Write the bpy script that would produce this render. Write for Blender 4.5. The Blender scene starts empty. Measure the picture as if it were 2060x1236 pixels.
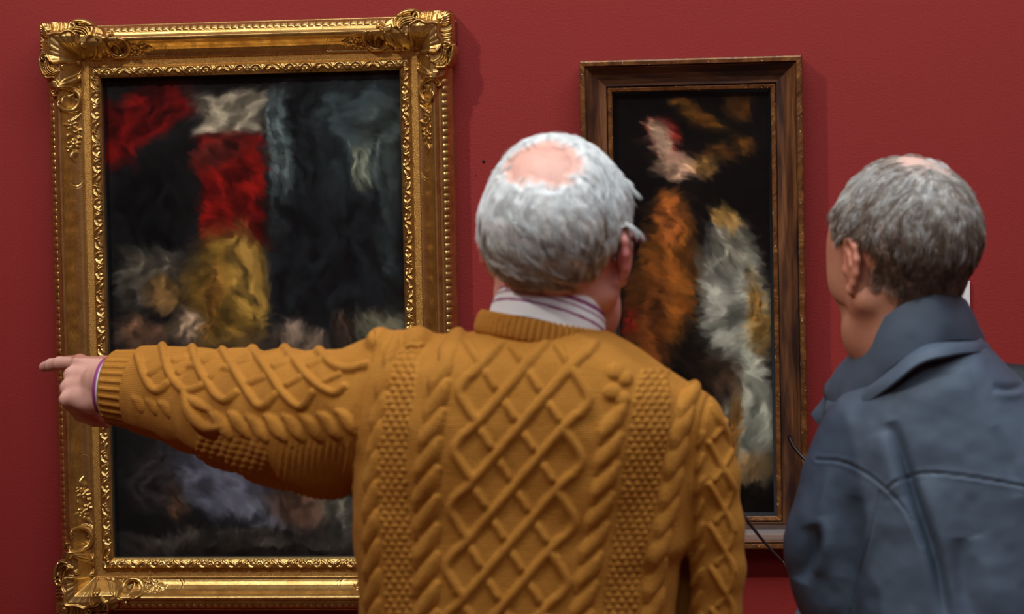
import bpy, bmesh, math, random
import numpy as np
from mathutils import Matrix, Vector

random.seed(7)
RNG = np.random.default_rng(11)
SC = bpy.context.scene
COL = SC.collection

# ------------------------------------------------------------------ camera
EYE = 1.65
CAM = np.array([0.0, -3.8, EYE])
FPX = 4864.0                                   # 85 mm on a 36 mm sensor, 2060 px wide
def cam_axes(yaw, pitch, roll):
    cy, sy, cp, sp = math.cos(yaw), math.sin(yaw), math.cos(pitch), math.sin(pitch)
    f = np.array([-sy*cp, cy*cp, sp]); r = np.array([cy, sy, 0.0]); u = np.cross(r, f)
    c, s = math.cos(roll), math.sin(roll)
    return c*r+s*u, -s*r+c*u, f
CR, CU, CF = cam_axes(math.radians(6.67), math.radians(-2.35), math.radians(-1.15))
cd = bpy.data.cameras.new('camera'); cam = bpy.data.objects.new('camera', cd); COL.objects.link(cam)
cam.matrix_world = Matrix(((CR[0], CU[0], -CF[0], CAM[0]), (CR[1], CU[1], -CF[1], CAM[1]),
                           (CR[2], CU[2], -CF[2], CAM[2]), (0, 0, 0, 1)))
cd.sensor_width = 36; cd.lens = FPX/2060*36; cd.clip_start = 0.05; cd.clip_end = 60
cd.dof.use_dof = True; cd.dof.focus_distance = 3.76; cd.dof.aperture_fstop = 5.4
SC.camera = cam

# ------------------------------------------------------------------ world, lights, exposure
SC.view_settings.view_transform = 'Standard'; SC.view_settings.look = 'None'
SC.view_settings.gamma = 1; SC.view_settings.use_curve_mapping = False
SC.view_settings.exposure = -0.12
W = bpy.data.worlds.new('world'); SC.world = W; W.use_nodes = True
W.node_tree.nodes['Background'].inputs[0].default_value = (0.8, 0.9, 1.0, 1)
W.node_tree.nodes['Background'].inputs[1].default_value = 0.05
SC.cycles.use_denoising = True
SC.cycles.max_bounces = 6; SC.cycles.diffuse_bounces = 3; SC.cycles.glossy_bounces = 3
SC.cycles.caustics_reflective = False; SC.cycles.caustics_refractive = False
CEIL = 4.3
def aim(o, target):
    d = Vector(target)-o.location
    o.rotation_euler = d.to_track_quat('-Z', 'Y').to_euler()
def area(name, loc, target, sx, sy, power, col):
    l = bpy.data.lights.new(name, 'AREA'); l.shape = 'RECTANGLE'; l.size = sx; l.size_y = sy
    l.energy = power; l.color = col
    o = bpy.data.objects.new(name, l); COL.objects.link(o); o.location = loc; aim(o, target); return o
# daylight falling through the roof light
area('overhead_light', (0.25, -1.75, CEIL-0.06), (0.25, -1.75, 0), 3.0, 1.8, 72, (0.88, 0.96, 1.0))
area('overhead_light', (0.25, -5.4, CEIL-0.06), (0.25, -5.4, 0), 3.0, 2.4, 22, (0.88, 0.96, 1.0))  # added light behind the camera, brightens what the gilding mirrors
def spot(loc, target, power, col, cone, rad):
    l = bpy.data.lights.new('gallery_spot', 'SPOT'); l.energy = power; l.color = col
    l.spot_size = math.radians(cone); l.spot_blend = 0.7; l.shadow_soft_size = rad
    o = bpy.data.objects.new('gallery_spot', l); COL.objects.link(o); o.location = loc; aim(o, target); return o
SPOTS = [((-2.2, -2.4, 4.0), (-0.1, 0, 1.95), 205, (1.0, 0.93, 0.84), 52, 0.05),
         ((1.9, -2.2, 4.0), (0.3, 0, 1.75), 36, (1.0, 0.93, 0.84), 62, 0.12)]
for a in SPOTS: spot(*a)

# ------------------------------------------------------------------ helpers
def at(px, py, Y):
    """world point on the plane y = Y seen at pixel (px, py)"""
    d = CF + CR*((px-1030)/FPX) - CU*((py-618)/FPX)
    return CAM + d*((Y-CAM[1])/d[1])
def ppm(Y): return FPX/(Y-CAM[1])              # pixels per metre near that plane
def topx(P):
    d = P-CAM; z = d@CF
    return 1030+FPX*(d@CR)/z, 618-FPX*(d@CU)/z
def unit(v): v = np.asarray(v, float); return v/np.linalg.norm(v)
def sstep(a, b, x): t = np.clip((x-a)/(b-a), 0, 1); return t*t*(3-2*t)

def mesh_np(name, V, faces):
    """faces: (n,4) or (n,3) int array, or list of such arrays"""
    if isinstance(faces, np.ndarray): faces = [faces]
    me = bpy.data.meshes.new(name)
    V = np.ascontiguousarray(V, np.float32)
    me.vertices.add(len(V)); me.vertices.foreach_set('co', V.ravel())
    starts, loops, o = [], [], 0
    for F in faces:
        if len(F) == 0: continue
        n = F.shape[1]; loops.append(F.ravel()); starts.append(o+np.arange(len(F))*n); o += F.size
    L = np.concatenate(loops).astype(np.int32); S = np.concatenate(starts).astype(np.int32)
    me.loops.add(len(L)); me.loops.foreach_set('vertex_index', L)
    me.polygons.add(len(S)); me.polygons.foreach_set('loop_start', S)
    me.update(calc_edges=True); me.validate()
    me.polygons.foreach_set('use_smooth', np.ones(len(me.polygons), bool)); me.update()
    return me
def link(name, me, mats, parent=None):
    o = bpy.data.objects.new(name, me); COL.objects.link(o)
    for m in (mats if isinstance(mats, (list, tuple)) else [mats]): me.materials.append(m)
    if parent is not None: o.parent = parent
    return o
def empty(name, loc):
    o = bpy.data.objects.new(name, None); COL.objects.link(o); o.location = loc; o.empty_display_size = 0.1
    return o
def tag(o, label=None, cat=None, group=None, kind=None):
    if label: o['label'] = label
    if cat: o['category'] = cat
    if group: o['group'] = group
    if kind: o['kind'] = kind
    return o
def adopt(o, root):
    """parent a world-space mesh under an Empty standing somewhere else"""
    o.parent = root; o.matrix_parent_inverse = Matrix.Translation(-root.location)
    return o
def adopt2(o, part): o.parent = part; return o
def vnormals(V, F):
    a, b, c = V[F[:, 0]], V[F[:, 1]], V[F[:, 2]]
    n = np.cross(b-a, c-a)
    if F.shape[1] == 4: n = n+np.cross(c-a, V[F[:, 3]]-a)
    N = np.zeros_like(V)
    for i in range(F.shape[1]):
        for k in range(3): N[:, k] += np.bincount(F[:, i], n[:, k], len(V))
    return N/np.maximum(np.linalg.norm(N, axis=1, keepdims=True), 1e-12)
def smooth_mesh(V, F, it=2, lam=0.5):
    n = F.shape[1]
    for k in range(it):
        S = np.zeros_like(V); C = np.zeros(len(V))
        for i in range(n):
            a, b = F[:, i], F[:, (i+1) % n]
            for q in range(3): S[:, q] += np.bincount(a, V[b, q], len(V))+np.bincount(b, V[a, q], len(V))
            C += np.bincount(a, minlength=len(V))+np.bincount(b, minlength=len(V))
        f = lam if k % 2 == 0 else -lam*0.96
        V = V+f*(S/np.maximum(C, 1)[:, None]-V)
    return V
def grid_faces(nu, nv, wrap_u=False):
    i = np.arange(nu if wrap_u else nu-1); j = np.arange(nv-1)
    I, J = np.meshgrid(i, j, indexing='ij'); I2 = (I+1) % nu
    return np.stack([I*nv+J, I2*nv+J, I2*nv+J+1, I*nv+J+1], -1).reshape(-1, 4)
def set_attr(me, name, vals):
    c = np.ones((len(vals), 4), np.float32); c[:, :3] = vals
    a = me.color_attributes.new(name, 'FLOAT_COLOR', 'POINT'); a.data.foreach_set('color', c.ravel())
def box_mesh(name, lo, hi, bevel=0.0):
    bm = bmesh.new(); bmesh.ops.create_cube(bm, size=1)
    lo, hi = np.array(lo), np.array(hi)
    for v in bm.verts: v.co = Vector((lo+hi)/2+np.array(v.co)*(hi-lo))
    if bevel: bmesh.ops.bevel(bm, geom=bm.edges[:], offset=bevel, segments=2, affect='EDGES')
    me = bpy.data.meshes.new(name); bm.to_mesh(me); bm.free(); return me
def tube(path, rad, n=8, closed=False):
    """swept round tube; returns V, F"""
    P = np.asarray(path, float); R = np.broadcast_to(np.asarray(rad, float), (len(P),))
    T = np.gradient(P, axis=0); T /= np.linalg.norm(T, axis=1, keepdims=True)
    up = np.array([0, 0, 1.0]) if abs(T[0, 2]) < 0.9 else np.array([1.0, 0, 0])
    V = []; u = unit(np.cross(T[0], up))
    for p, t, r in zip(P, T, R):
        u = unit(u-t*(u@t)); w = np.cross(t, u); a = np.arange(n)*2*math.pi/n
        V.append(p+r*(np.cos(a)[:, None]*u+np.sin(a)[:, None]*w))
    m = len(P); V = np.concatenate(V)
    F = grid_faces(m, n)
    k = np.arange(m-1)*n
    F = np.concatenate([F, np.stack([k+n-1, k+2*n-1, k+n, k], -1)])
    V = np.concatenate([V, P[:1], P[-1:]]); a = np.arange(n)
    caps = np.concatenate([np.stack([np.full(n, m*n), (a+1) % n, a], -1), np.stack([np.full(n, m*n+1), (m-1)*n+a, (m-1)*n+(a+1) % n], -1)])
    return V, F, caps
def tube_mesh(name, path, rad, n=8):
    V, F, c = tube(path, rad, n); return mesh_np(name, V, [F, c])
def smooth_path(pts, n):
    """Catmull-Rom through pts"""
    P = np.asarray(pts, float); P = np.concatenate([[2*P[0]-P[1]], P, [2*P[-1]-P[-2]]])
    out = []; m = len(P)-3
    for t in np.linspace(0, m-1e-9, n):
        i = int(t); f = t-i; a, b, c, d = P[i:i+4]
        out.append(0.5*(2*b+(c-a)*f+(2*a-5*b+4*c-d)*f*f+(3*b-a-3*c+d)*f**3))
    return np.array(out)
def vnoise(P, scale, seed=0):
    """smooth value noise in [-1, 1] for (n, d) points"""
    Q = np.asarray(P, float)*scale+seed*17.31; d = Q.shape[1]
    I = np.floor(Q).astype(np.int64); f = Q-I; f = f*f*(3-2*f); out = 0
    pr = np.array([73856093, 19349663, 83492791])[:d]
    for c in range(2**d):
        o = np.array([(c >> k) & 1 for k in range(d)])
        hsh = ((I+o)*pr).sum(1)
        hsh = (hsh ^ (hsh >> 13))*1274126177 & 0x7fffffff; hsh = (hsh ^ (hsh >> 16)) & 0xffff
        w = np.prod(np.where(o, f, 1-f), axis=1); out = out+w*(hsh/32767.5-1)
    return out
def fbm(P, scale, seed=0, oct=3):
    return sum(vnoise(P, scale*2**k, seed+k)*0.5**k for k in range(oct))

# ------------------------------------------------------------------ materials
def lin(r, g, b): return tuple(((c/255+0.055)/1.055)**2.4 if c/255 > 0.04045 else c/255/12.92 for c in (r, g, b))
class Mat:
    def __init__(s, name, col=(0.5, 0.5, 0.5), rough=0.6, metal=0.0, **kw):
        s.m = bpy.data.materials.new(name); s.m.use_nodes = True; s.nt = s.m.node_tree
        s.b = s.nt.nodes['Principled BSDF']; s.b.inputs['Base Color'].default_value = (*col, 1)
        s.b.inputs['Roughness'].default_value = rough; s.b.inputs['Metallic'].default_value = metal
        for k, v in kw.items(): s.b.inputs[k.replace('_', ' ')].default_value = v
    def n(s, t, **kw):
        x = s.nt.nodes.new(t)
        for k, v in kw.items(): setattr(x, k, v)
        return x
    def l(s, a, b): s.nt.links.new(a, b)
    def coord(s, kind='Object', scale=(1, 1, 1), rot=(0, 0, 0)):
        c = s.n('ShaderNodeTexCoord'); m = s.n('ShaderNodeMapping'); m.inputs['Scale'].default_value = scale
        m.inputs['Rotation'].default_value = rot; s.l(c.outputs[kind], m.inputs[0]); return m.outputs[0]
    def noise(s, vec, scale, detail=3, rough=0.5, dist=0.0):
        x = s.n('ShaderNodeTexNoise'); x.inputs['Scale'].default_value = scale; x.inputs['Detail'].default_value = detail
        x.inputs['Roughness'].default_value = rough; x.inputs['Distortion'].default_value = dist
        if vec is not None: s.l(vec, x.inputs['Vector'])
        return x.outputs[0]
    def ramp(s, fac, stops):
        r = s.n('ShaderNodeValToRGB'); e = r.color_ramp.elements
        while len(e) < len(stops): e.new(0.5)
        for q, (p, c) in zip(e, stops): q.position = p; q.color = (*c, 1) if len(c) == 3 else c
        s.l(fac, r.inputs[0]); return r.outputs[0]
    def attr(s, name):
        a = s.n('ShaderNodeAttribute', attribute_name=name); return a.outputs['Color']
    def mix(s, a, b, fac, mode='MIX'):
        x = s.n('ShaderNodeMix', data_type='RGBA', blend_type=mode)
        for v, i in ((fac, 0), (a, 6), (b, 7)):
            if hasattr(v, 'links'): s.l(v, x.inputs[i])
            else: x.inputs[i].default_value = v if i == 0 else (*v, 1)
        return x.outputs[2]
    def color(s, out): s.l(out, s.b.inputs['Base Color'])
    def rough(s, fac, lo, hi):
        r = s.n('ShaderNodeMapRange'); r.inputs[3].default_value = lo; r.inputs[4].default_value = hi
        s.l(fac, r.inputs[0]); s.l(r.outputs[0], s.b.inputs['Roughness'])
    def bump(s, h, strength, dist, prev=None):
        x = s.n('ShaderNodeBump'); x.inputs['Strength'].default_value = strength; x.inputs['Distance'].default_value = dist
        s.l(h, x.inputs['Height'])
        if prev is not None: s.l(prev, x.inputs['Normal'])
        s.l(x.outputs[0], s.b.inputs['Normal']); return x.outputs[0]

def M_wall():
    m = Mat('red_wall_paint', rough=0.72); v = m.coord()
    m.color(m.mix(lin(149, 33, 29), lin(140, 29, 26), m.noise(v, 1.3, 4)))
    m.bump(m.noise(v, 260, 3, 0.6), 0.35, 0.002); return m.m
def M_plain(name, col, rough=0.6, metal=0.0, bump=0, bscale=200, **kw):
    m = Mat(name, col, rough, metal, **kw)
    if bump: m.bump(m.noise(m.coord(), bscale, 3), bump, 0.001)
    return m.m
def M_floor():
    m = Mat('oak_floor', rough=0.42); v = m.coord(scale=(1, 9, 1))
    b = m.n('ShaderNodeTexBrick'); b.inputs['Scale'].default_value = 1; b.inputs['Mortar Size'].default_value = 0.006
    b.inputs['Color1'].default_value = (0.24, 0.13, 0.06, 1); b.inputs['Color2'].default_value = (0.19, 0.10, 0.045, 1)
    b.inputs['Mortar'].default_value = (0.03, 0.015, 0.008, 1); b.inputs['Row Height'].default_value = 1.0
    b.inputs['Brick Width'].default_value = 1.6; m.l(v, b.inputs[0])
    m.color(m.mix(b.outputs[0], (0.12, 0.06, 0.03), m.noise(m.coord(scale=(2, 40, 1)), 3, 5))); return m.m
def M_gold(name, pale=0.0):
    m = Mat(name, metal=1.0); v = m.coord()
    n1 = m.noise(v, 42, 5, 0.65); n2 = m.noise(v, 420, 3, 0.6)
    c = m.mix(lin(226, 190, 120), lin(182, 138, 76), m.ramp(n1, [(0.35, (0, 0, 0)), (0.7, (1, 1, 1))]))
    c = m.mix(c, lin(92, 48, 22), m.ramp(n2, [(0.60, (0, 0, 0)), (0.72, (0.75, 0.75, 0.75))]))
    m.color(c); m.rough(n1, 0.22, 0.40); m.b.inputs['Metallic'].default_value = 0.9
    m.bump(n2, 0.22, 0.0012); return m.m
def M_sand():
    m = Mat('sanded_gold', metal=1.0); v = m.coord(); n2 = m.noise(v, 1000, 2, 0.6)
    m.color(m.mix(lin(222, 176, 100), lin(140, 92, 44), m.ramp(n2, [(0.4, (0, 0, 0)), (0.62, (1, 1, 1))])))
    m.b.inputs['Roughness'].default_value = 0.45; m.bump(n2, 0.6, 0.0014); return m.m
def M_wood(name, rot):
    m = Mat(name, rough=0.42); s = (60, 60, 5) if rot else (5, 60, 60)
    v = m.coord(scale=s); w = m.coord(scale=(14, 14, 3) if rot else (3, 14, 14))
    n1 = m.noise(v, 1.6, 6, 0.6, 0.6); n2 = m.noise(w, 1.5, 4, 0.6)
    c = m.ramp(n1, [(0.25, lin(50, 28, 20)), (0.5, lin(104, 64, 38)), (0.75, lin(138, 92, 54))])
    c = m.mix(c, lin(40, 25, 24), m.ramp(n2, [(0.46, (0, 0, 0)), (0.62, (0.9, 0.9, 0.9))]))
    m.color(c); m.rough(n1, 0.3, 0.5); m.bump(n1, 0.2, 0.001); return m.m
def M_gilt_wood():
    m = Mat('worn_gilt_wood', metal=0.3); v = m.coord(); n = m.noise(v, 55, 5, 0.65); n2 = m.noise(v, 210, 3, 0.6)
    c = m.ramp(n, [(0.3, lin(76, 42, 22)), (0.55, lin(124, 76, 36)), (0.75, lin(158, 110, 56))])
    m.color(m.mix(c, lin(226, 208, 170), m.ramp(n2, [(0.66, (0, 0, 0)), (0.70, (1, 1, 1))])))
    m.rough(n, 0.28, 0.5); m.bump(n2, 0.3, 0.001); return m.m
def M_paint(name):
    m = Mat(name, rough=0.32); m.color(m.attr('paint')); v = m.coord()
    m.bump(m.noise(v, 150, 4, 0.6), 0.12, 0.001); m.b.inputs['Specular IOR Level'].default_value = 0.22; return m.m
def M_knit(name, rot=(0, 0, 0), per=620):
    m = Mat(name, rough=0.85); v = m.coord(rot=rot); n = m.noise(v, 30, 3)
    c = m.mix(lin(190, 131, 56), lin(174, 116, 44), n); n3 = m.noise(v, 330, 3, 0.7)
    m.color(m.mix(c, lin(142, 84, 26), m.ramp(n3, [(0.5, (0, 0, 0)), (0.75, (0.6, 0.6, 0.6))])))
    w = m.n('ShaderNodeTexWave', wave_type='BANDS', bands_direction='Z'); w.inputs['Scale'].default_value = 118
    w.inputs['Distortion'].default_value = 1.6; w.inputs['Detail'].default_value = 2; w.inputs['Detail Scale'].default_value = 3.0
    m.l(v, w.inputs[0]); p = m.bump(w.outputs['Fac'], 0.35, 0.0016); m.bump(n3, 0.5, 0.0012, p)
    m.b.inputs['Sheen Weight'].default_value = 0.25; m.b.inputs['Sheen Roughness'].default_value = 0.5
    m.b.inputs['Sheen Tint'].default_value = (*lin(230, 180, 110), 1)
    m.b.inputs['Specular IOR Level'].default_value = 0.12; return m.m
def M_jacket(name, c1, c2):
    m = Mat(name, rough=0.6); v = m.coord(); m.color(m.mix(c1, c2, m.noise(v, 7, 4)))
    m.b.inputs['Specular IOR Level'].default_value = 0.35
    p = m.bump(m.noise(v, 900, 2), 0.15, 0.0006); m.bump(m.noise(v, 16, 3), 0.25, 0.01, p); return m.m
def M_skin(name):
    m = Mat(name, rough=0.52); v = m.coord(); a = m.attr('tint')
    n = m.noise(v, 34, 4, 0.6)
    m.color(m.mix(a, lin(188, 110, 98), m.ramp(n, [(0.45, (0, 0, 0)), (0.75, (0.45, 0.45, 0.45))])))
    m.b.inputs['Subsurface Weight'].default_value = 0.12; m.b.inputs['Subsurface Radius'].default_value = (0.009, 0.003, 0.0015)
    m.b.inputs['Subsurface Scale'].default_value = 1.0
    m.bump(m.noise(v, 420, 3), 0.15, 0.0008); return m.m
def M_hair(name):
    m = Mat(name, rough=0.48); m.color(m.attr('tint')); m.b.inputs['Specular IOR Level'].default_value = 0.45; return m.m
def M_stripe():
    m = Mat('striped_shirt_cotton', rough=0.7); a = m.n('ShaderNodeAttribute', attribute_name='tint'); m.l(a.outputs['Color'], m.b.inputs['Base Color'])
    m.bump(m.noise(m.coord(), 900, 2), 0.15, 0.0005); return m.m
MAT = dict(wall=M_wall(), floor=M_floor(), ceiling=M_plain('white_plaster', (0.72, 0.71, 0.68), 0.8, bump=0.1, bscale=60),
    skirting=M_plain('dark_red_gloss', lin(84, 22, 24), 0.4), sidewall=M_wall(),
    gold=M_gold('water_gilding'), sand=M_sand(), wood_h=M_wood('walnut_rail', False), wood_v=M_wood('walnut_stile', True),
    giltwood=M_gilt_wood(), black=M_plain('black_velvet_slip', (0.006, 0.008, 0.012), 0.8),
    paint1=M_paint('varnished_oil'), paint2=M_paint('varnished_oil_small'), knit=M_knit('mustard_wool'),
    jacket=M_jacket('slate_blue_nylon', lin(82, 97, 114), lin(74, 88, 106)),
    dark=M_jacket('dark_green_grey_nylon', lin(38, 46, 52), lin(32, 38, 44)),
    skin1=M_skin('fair_pink_skin'), skin2=M_skin('tanned_skin'), hair1=M_hair('white_hair'), hair2=M_hair('greying_brown_hair'),
    stripe=M_stripe(), frame_dark=M_plain('dark_plastic', (0.012, 0.008, 0.01), 0.25), metal=M_plain('steel', (0.6, 0.62, 0.66), 0.25, 1.0),
    trousers=M_plain('charcoal_wool', (0.03, 0.03, 0.035), 0.85, bump=0.3, bscale=400), trousers2=M_plain('navy_denim', (0.03, 0.04, 0.07), 0.85, bump=0.3, bscale=400),
    shoe=M_plain('black_leather', (0.015, 0.012, 0.01), 0.35), card=M_plain('white_card', (0.82, 0.84, 0.85), 0.6),
    eye=M_plain('eye_white', (0.75, 0.72, 0.7), 0.15), iris=M_plain('iris', (0.03, 0.035, 0.04), 0.1),
    lens=Mat('lens_glass', (1, 1, 1), 0.02, Transmission_Weight=1.0).m, spot=M_plain('black_metal', (0.02, 0.02, 0.02), 0.4, 0.5),
    plaster_mark=M_plain('filled_hole', lin(60, 14, 18), 0.6), nail=M_plain('fingernail', lin(226, 190, 184), 0.25))
def M_emit():
    m = Mat('roof_glass', (0.8, 0.8, 0.8)); m.b.inputs['Emission Color'].default_value = (0.86, 0.95, 1, 1); m.b.inputs['Emission Strength'].default_value = 2.0; return m.m
MAT['roofglass'] = M_emit()

# ------------------------------------------------------------------ the gallery room
XL, XR, YB = -3.6, 3.6, -7.5
def struct(name, lo, hi, mat, bevel=0):
    return tag(link(name, box_mesh(name, lo, hi, bevel), mat), kind='structure')
struct('wall_back', (XL-0.2, 0, 0), (XR+0.2, 0.2, CEIL), MAT['wall'])
struct('wall_left', (XL-0.2, YB, 0), (XL, 0, CEIL), MAT['sidewall'])
struct('wall_right', (XR, YB, 0), (XR+0.2, 0, CEIL), MAT['sidewall'])
struct('wall_front', (XL-0.2, YB-0.2, 0), (XR+0.2, YB, CEIL), MAT['sidewall'])
struct('floor', (XL-0.2, YB-0.2, -0.2), (XR+0.2, 0.2, 0), MAT['floor'])
struct('ceiling', (XL-0.2, YB-0.2, CEIL), (XR+0.2, 0.2, CEIL+0.2), MAT['ceiling'])
struct('baseboard_back', (XL, -0.025, 0), (XR, 0, 0.22), MAT['skirting'], 0.006)
struct('baseboard_left', (XL, YB, 0), (XL+0.025, -0.03, 0.22), MAT['skirting'], 0.006)
struct('baseboard_right', (XR-0.025, YB, 0), (XR, -0.03, 0.22), MAT['skirting'], 0.006)
struct('window_1', (-1.25, -2.65, CEIL-0.03), (1.75, -0.85, CEIL-0.005), MAT['roofglass'])
struct('added_roof_pane', (-1.25, -6.6, CEIL-0.03), (1.75, -4.2, CEIL-0.005), MAT['roofglass'])  # unseen glowing pane, added with the rear light for the gilding
for k, (loc, tgt, *_r) in enumerate(SPOTS):
    root = empty('track_spotlight', (loc[0], loc[1], CEIL))
    tag(root, ('black spotlight on the ceiling track over the gilt framed painting', 'black spotlight on the ceiling track over the two visitors')[k], 'spotlight')
    d = unit(np.array(tgt)-np.array(loc)); L = np.array(loc)
    adopt(link('head', tube_mesh('head', [L-d*0.20, L-d*0.03, L-d*0.02], [0.05, 0.065, 0.065], 20), MAT['spot']), root)
    adopt(link('stem', tube_mesh('stem', [L-d*0.13, (L[0]-d[0]*0.13, L[1]-d[1]*0.13, CEIL)], 0.012, 10), MAT['spot']), root)

# ------------------------------------------------------------------ carved relief helpers (heights in metres over a plane)
def seg_dist(X, Y, pts):
    """distance to a polyline and the parameter 0..1 along it"""
    P = np.asarray(pts, float); L = np.linalg.norm(np.diff(P, axis=0), axis=1); cum = np.concatenate([[0], np.cumsum(L)])
    D = np.full(X.shape, 1e9); T = np.zeros(X.shape)
    for i in range(len(P)-1):
        a, d = P[i], P[i+1]-P[i]; q = d@d+1e-18
        t = np.clip(((X-a[0])*d[0]+(Y-a[1])*d[1])/q, 0, 1)
        e = np.hypot(X-a[0]-t*d[0], Y-a[1]-t*d[1]); m = e < D
        D = np.where(m, e, D); T = np.where(m, (cum[i]+t*L[i])/cum[-1], T)
    return D, T
def ridge(X, Y, pts, r0, r1=None, h=1.0, sharp=0.5, mid=None):
    """rounded ridge along a polyline; the radius runs r0 -> (mid) -> r1"""
    r1 = r0 if r1 is None else r1
    P = np.asarray(pts, float); m = max(r0, r1, mid or 0); out = np.zeros(X.shape)
    sel = (X > P[:, 0].min()-m) & (X < P[:, 0].max()+m) & (Y > P[:, 1].min()-m) & (Y < P[:, 1].max()+m)
    if not sel.any(): return out
    D, T = seg_dist(X[sel], Y[sel], P)
    R = r0+(r1-r0)*T
    if mid: R = R+(mid-(r0+r1)/2)*np.sin(np.pi*T)
    out[sel] = h*np.clip(1-(D/np.maximum(R, 1e-9))**2, 0, 1)**sharp*np.minimum(1, R/m*1.3)
    return out
def dome(X, Y, cx, cy, rx, ry=None, h=1.0, ang=0.0):
    ry = rx if ry is None else ry; c, s = math.cos(ang), math.sin(ang)
    u = ((X-cx)*c+(Y-cy)*s)/rx; v = (-(X-cx)*s+(Y-cy)*c)/ry
    return h*np.sqrt(np.clip(1-u*u-v*v, 0, 1))
def spiral(cx, cy, r0, a0, turns, r1=0.0, n=40, sgn=1):
    t = np.linspace(0, 1, n); r = r0+(r1-r0)*t; a = a0+sgn*turns*2*math.pi*t
    return np.stack([cx+r*np.cos(a), cy+r*np.sin(a)], -1)

# ------------------------------------------------------------------ the large gilt frame
SX0, SZ0, SWD, SHT = -1.096, EYE-0.551, 0.482, 0.771
FCX, FCZ = SX0+SWD/2, SZ0+SHT/2
FW = 0.084
PROF = np.array([(0, .014), (.001, .022), (.004, .025), (.010, .0275), (.0155, .0265), (.0185, .0225), (.0195, .0215), (.0300, .0225),
    (.0310, .0255), (.0322, .0255), (.035, .0254), (.039, .0268), (.0435, .0300), (.048, .0355), (.052, .0420), (.0545, .0485), (.0550, .051),
    (.0565, .0545), (.0590, .0570), (.0615, .0572), (.0640, .0550), (.0655, .0510), (.0660, .0490), (.0700, .0480), (.0705, .0455),
    (.0730, .0445), (.0780, .0405), (.0815, .0350), (.0820, .0325), (.0840, .0315)])
def frame_profile(t): return np.interp(t, PROF[:, 0], PROF[:, 1])
def flower(S, T, cs, ct, r, h, n=5, a0=0.3):
    out = dome(S, T, cs, ct, r*0.34, h=h*1.15)
    for k in range(n):
        a = a0+k*2*math.pi/n
        out = np.maximum(out, dome(S, T, cs+r*0.62*math.cos(a), ct+r*0.62*math.sin(a), r*0.42, r*0.34, h, a))
    return out
def side_relief(S, T, half, panel):
    """S runs along the side from its middle, T outward from the sight edge"""
    H = frame_profile(T)
    # leaf band at the sight edge
    Ls = 2*half/round(2*half/0.082); ph = (S+Ls/2) % Ls-Ls/2; band = np.zeros_like(S)
    tb = (T-0.0102)*.9
    for sg in (-1, 1):
        q = ph*sg
        band = np.maximum(band, ridge(q, tb, [(.002, -.004), (.007, .003), (.012, .005)], .0026, .0012, .0042))
        band = np.maximum(band, ridge(q, tb, [(.003, .002), (.006, -.003), (.010, -.005)], .0020, .0010, .0036))
        band = np.maximum(band, ridge(q, tb, [(.014, .005), (.019, .003), (.023, -.003), (.020, -.005)], .0022, .0016, .0038))
        band = np.maximum(band, ridge(q, tb, [(.025, -.002), (.030, .004), (.036, .005)], .0024, .0012, .0038))
        band = np.maximum(band, ridge(q, tb, [(.031, -.004), (.037, -.001)], .0020, .0012, .0034))
        band = np.maximum(band, dome(q, tb, .0145, -.0035, .0022, h=.0034))
    band = np.maximum(band, flower(ph, tb, 0, 0, .0046, .0042, 3, 0.5))
    band = np.maximum(band, flower((S % Ls)-Ls/2, tb, 0, .001, .0042, .0040, 3, -0.5))
    hatch = 0.0007*np.abs(np.sin(S*math.pi/0.0016))
    inb = sstep(.001, .003, T)*(1-sstep(.0168, .0190, T))
    H = H+inb*(band+hatch*(band < 0.0006))
    # tongues along the back edge
    p = (S % 0.0112)-0.0056; tt = (T-0.0765)/0.0052
    tong = np.clip(1-(p/0.0047)**2, 0, 1)**0.5*np.clip(1-tt**4, 0, 1)
    H = H+0.0022*tong*(T > .0705)*(T < .0822)
    # engraved and carved panels in the hollow next to the corners
    e = half-np.abs(S)                           # distance from the sight corner
    sg = np.sign(S)
    tc = T-0.0435; inside = (e < panel-0.012*(np.abs(tc)/0.012)**2*1.0) & (np.abs(tc) < .0112)
    hat = np.maximum(np.abs(np.sin((e+tc)*math.pi/0.0027)), 0.8*np.abs(np.sin((e-tc)*math.pi/0.0027)))
    H = H-0.0009*inside*hat
    arc = np.abs(e-(panel-0.010*(np.abs(tc)/0.0115)**2)); H = H-0.0012*np.clip(1-arc/0.0012, 0, 1)*(np.abs(tc) < .0115)
    arc2 = np.abs(e-(panel+0.004-0.010*(np.abs(tc)/0.0118)**2)); H = H-0.0009*np.clip(1-arc2/0.001, 0, 1)*(np.abs(tc) < .0118)
    k = panel/0.17; car = np.zeros_like(S)
    for (cs, ct, r, n) in ((.074*k, .003, .0085, 5), (.083*k, -.005, .006, 4), (.104*k, .0, .0085, 5), (.112*k, .005, .0055, 4)):
        car = np.maximum(car, flower(e, tc, cs, ct, r, .0042, n, cs*90))
    for pts, a, b in (([(.118*k, 0), (.126*k, .003), (.133*k, 0)], .0045, .001), ([(.066*k, .0), (.060*k, -.006), (.056*k, -.009)], .003, .001),
                      ([(.030*k, .008), (.042*k, .0095), (.052*k, .004), (.052*k, -.006), (.042*k, -.0095), (.034*k, -.005)], .0034, .0024),
                      ([(.022*k, -.006), (.028*k, .003), (.036*k, .008)], .003, .0034), ([(.09*k, .006), (.097*k, .008)], .003, .001),
                      ([(.094*k, -.006), (.099*k, -.004)], .003, .001)):
        car = np.maximum(car, ridge(e, tc, smooth_path(pts, 18), a, b, .0046))
    H = H+car*(e > -0.03)
    return H
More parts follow.
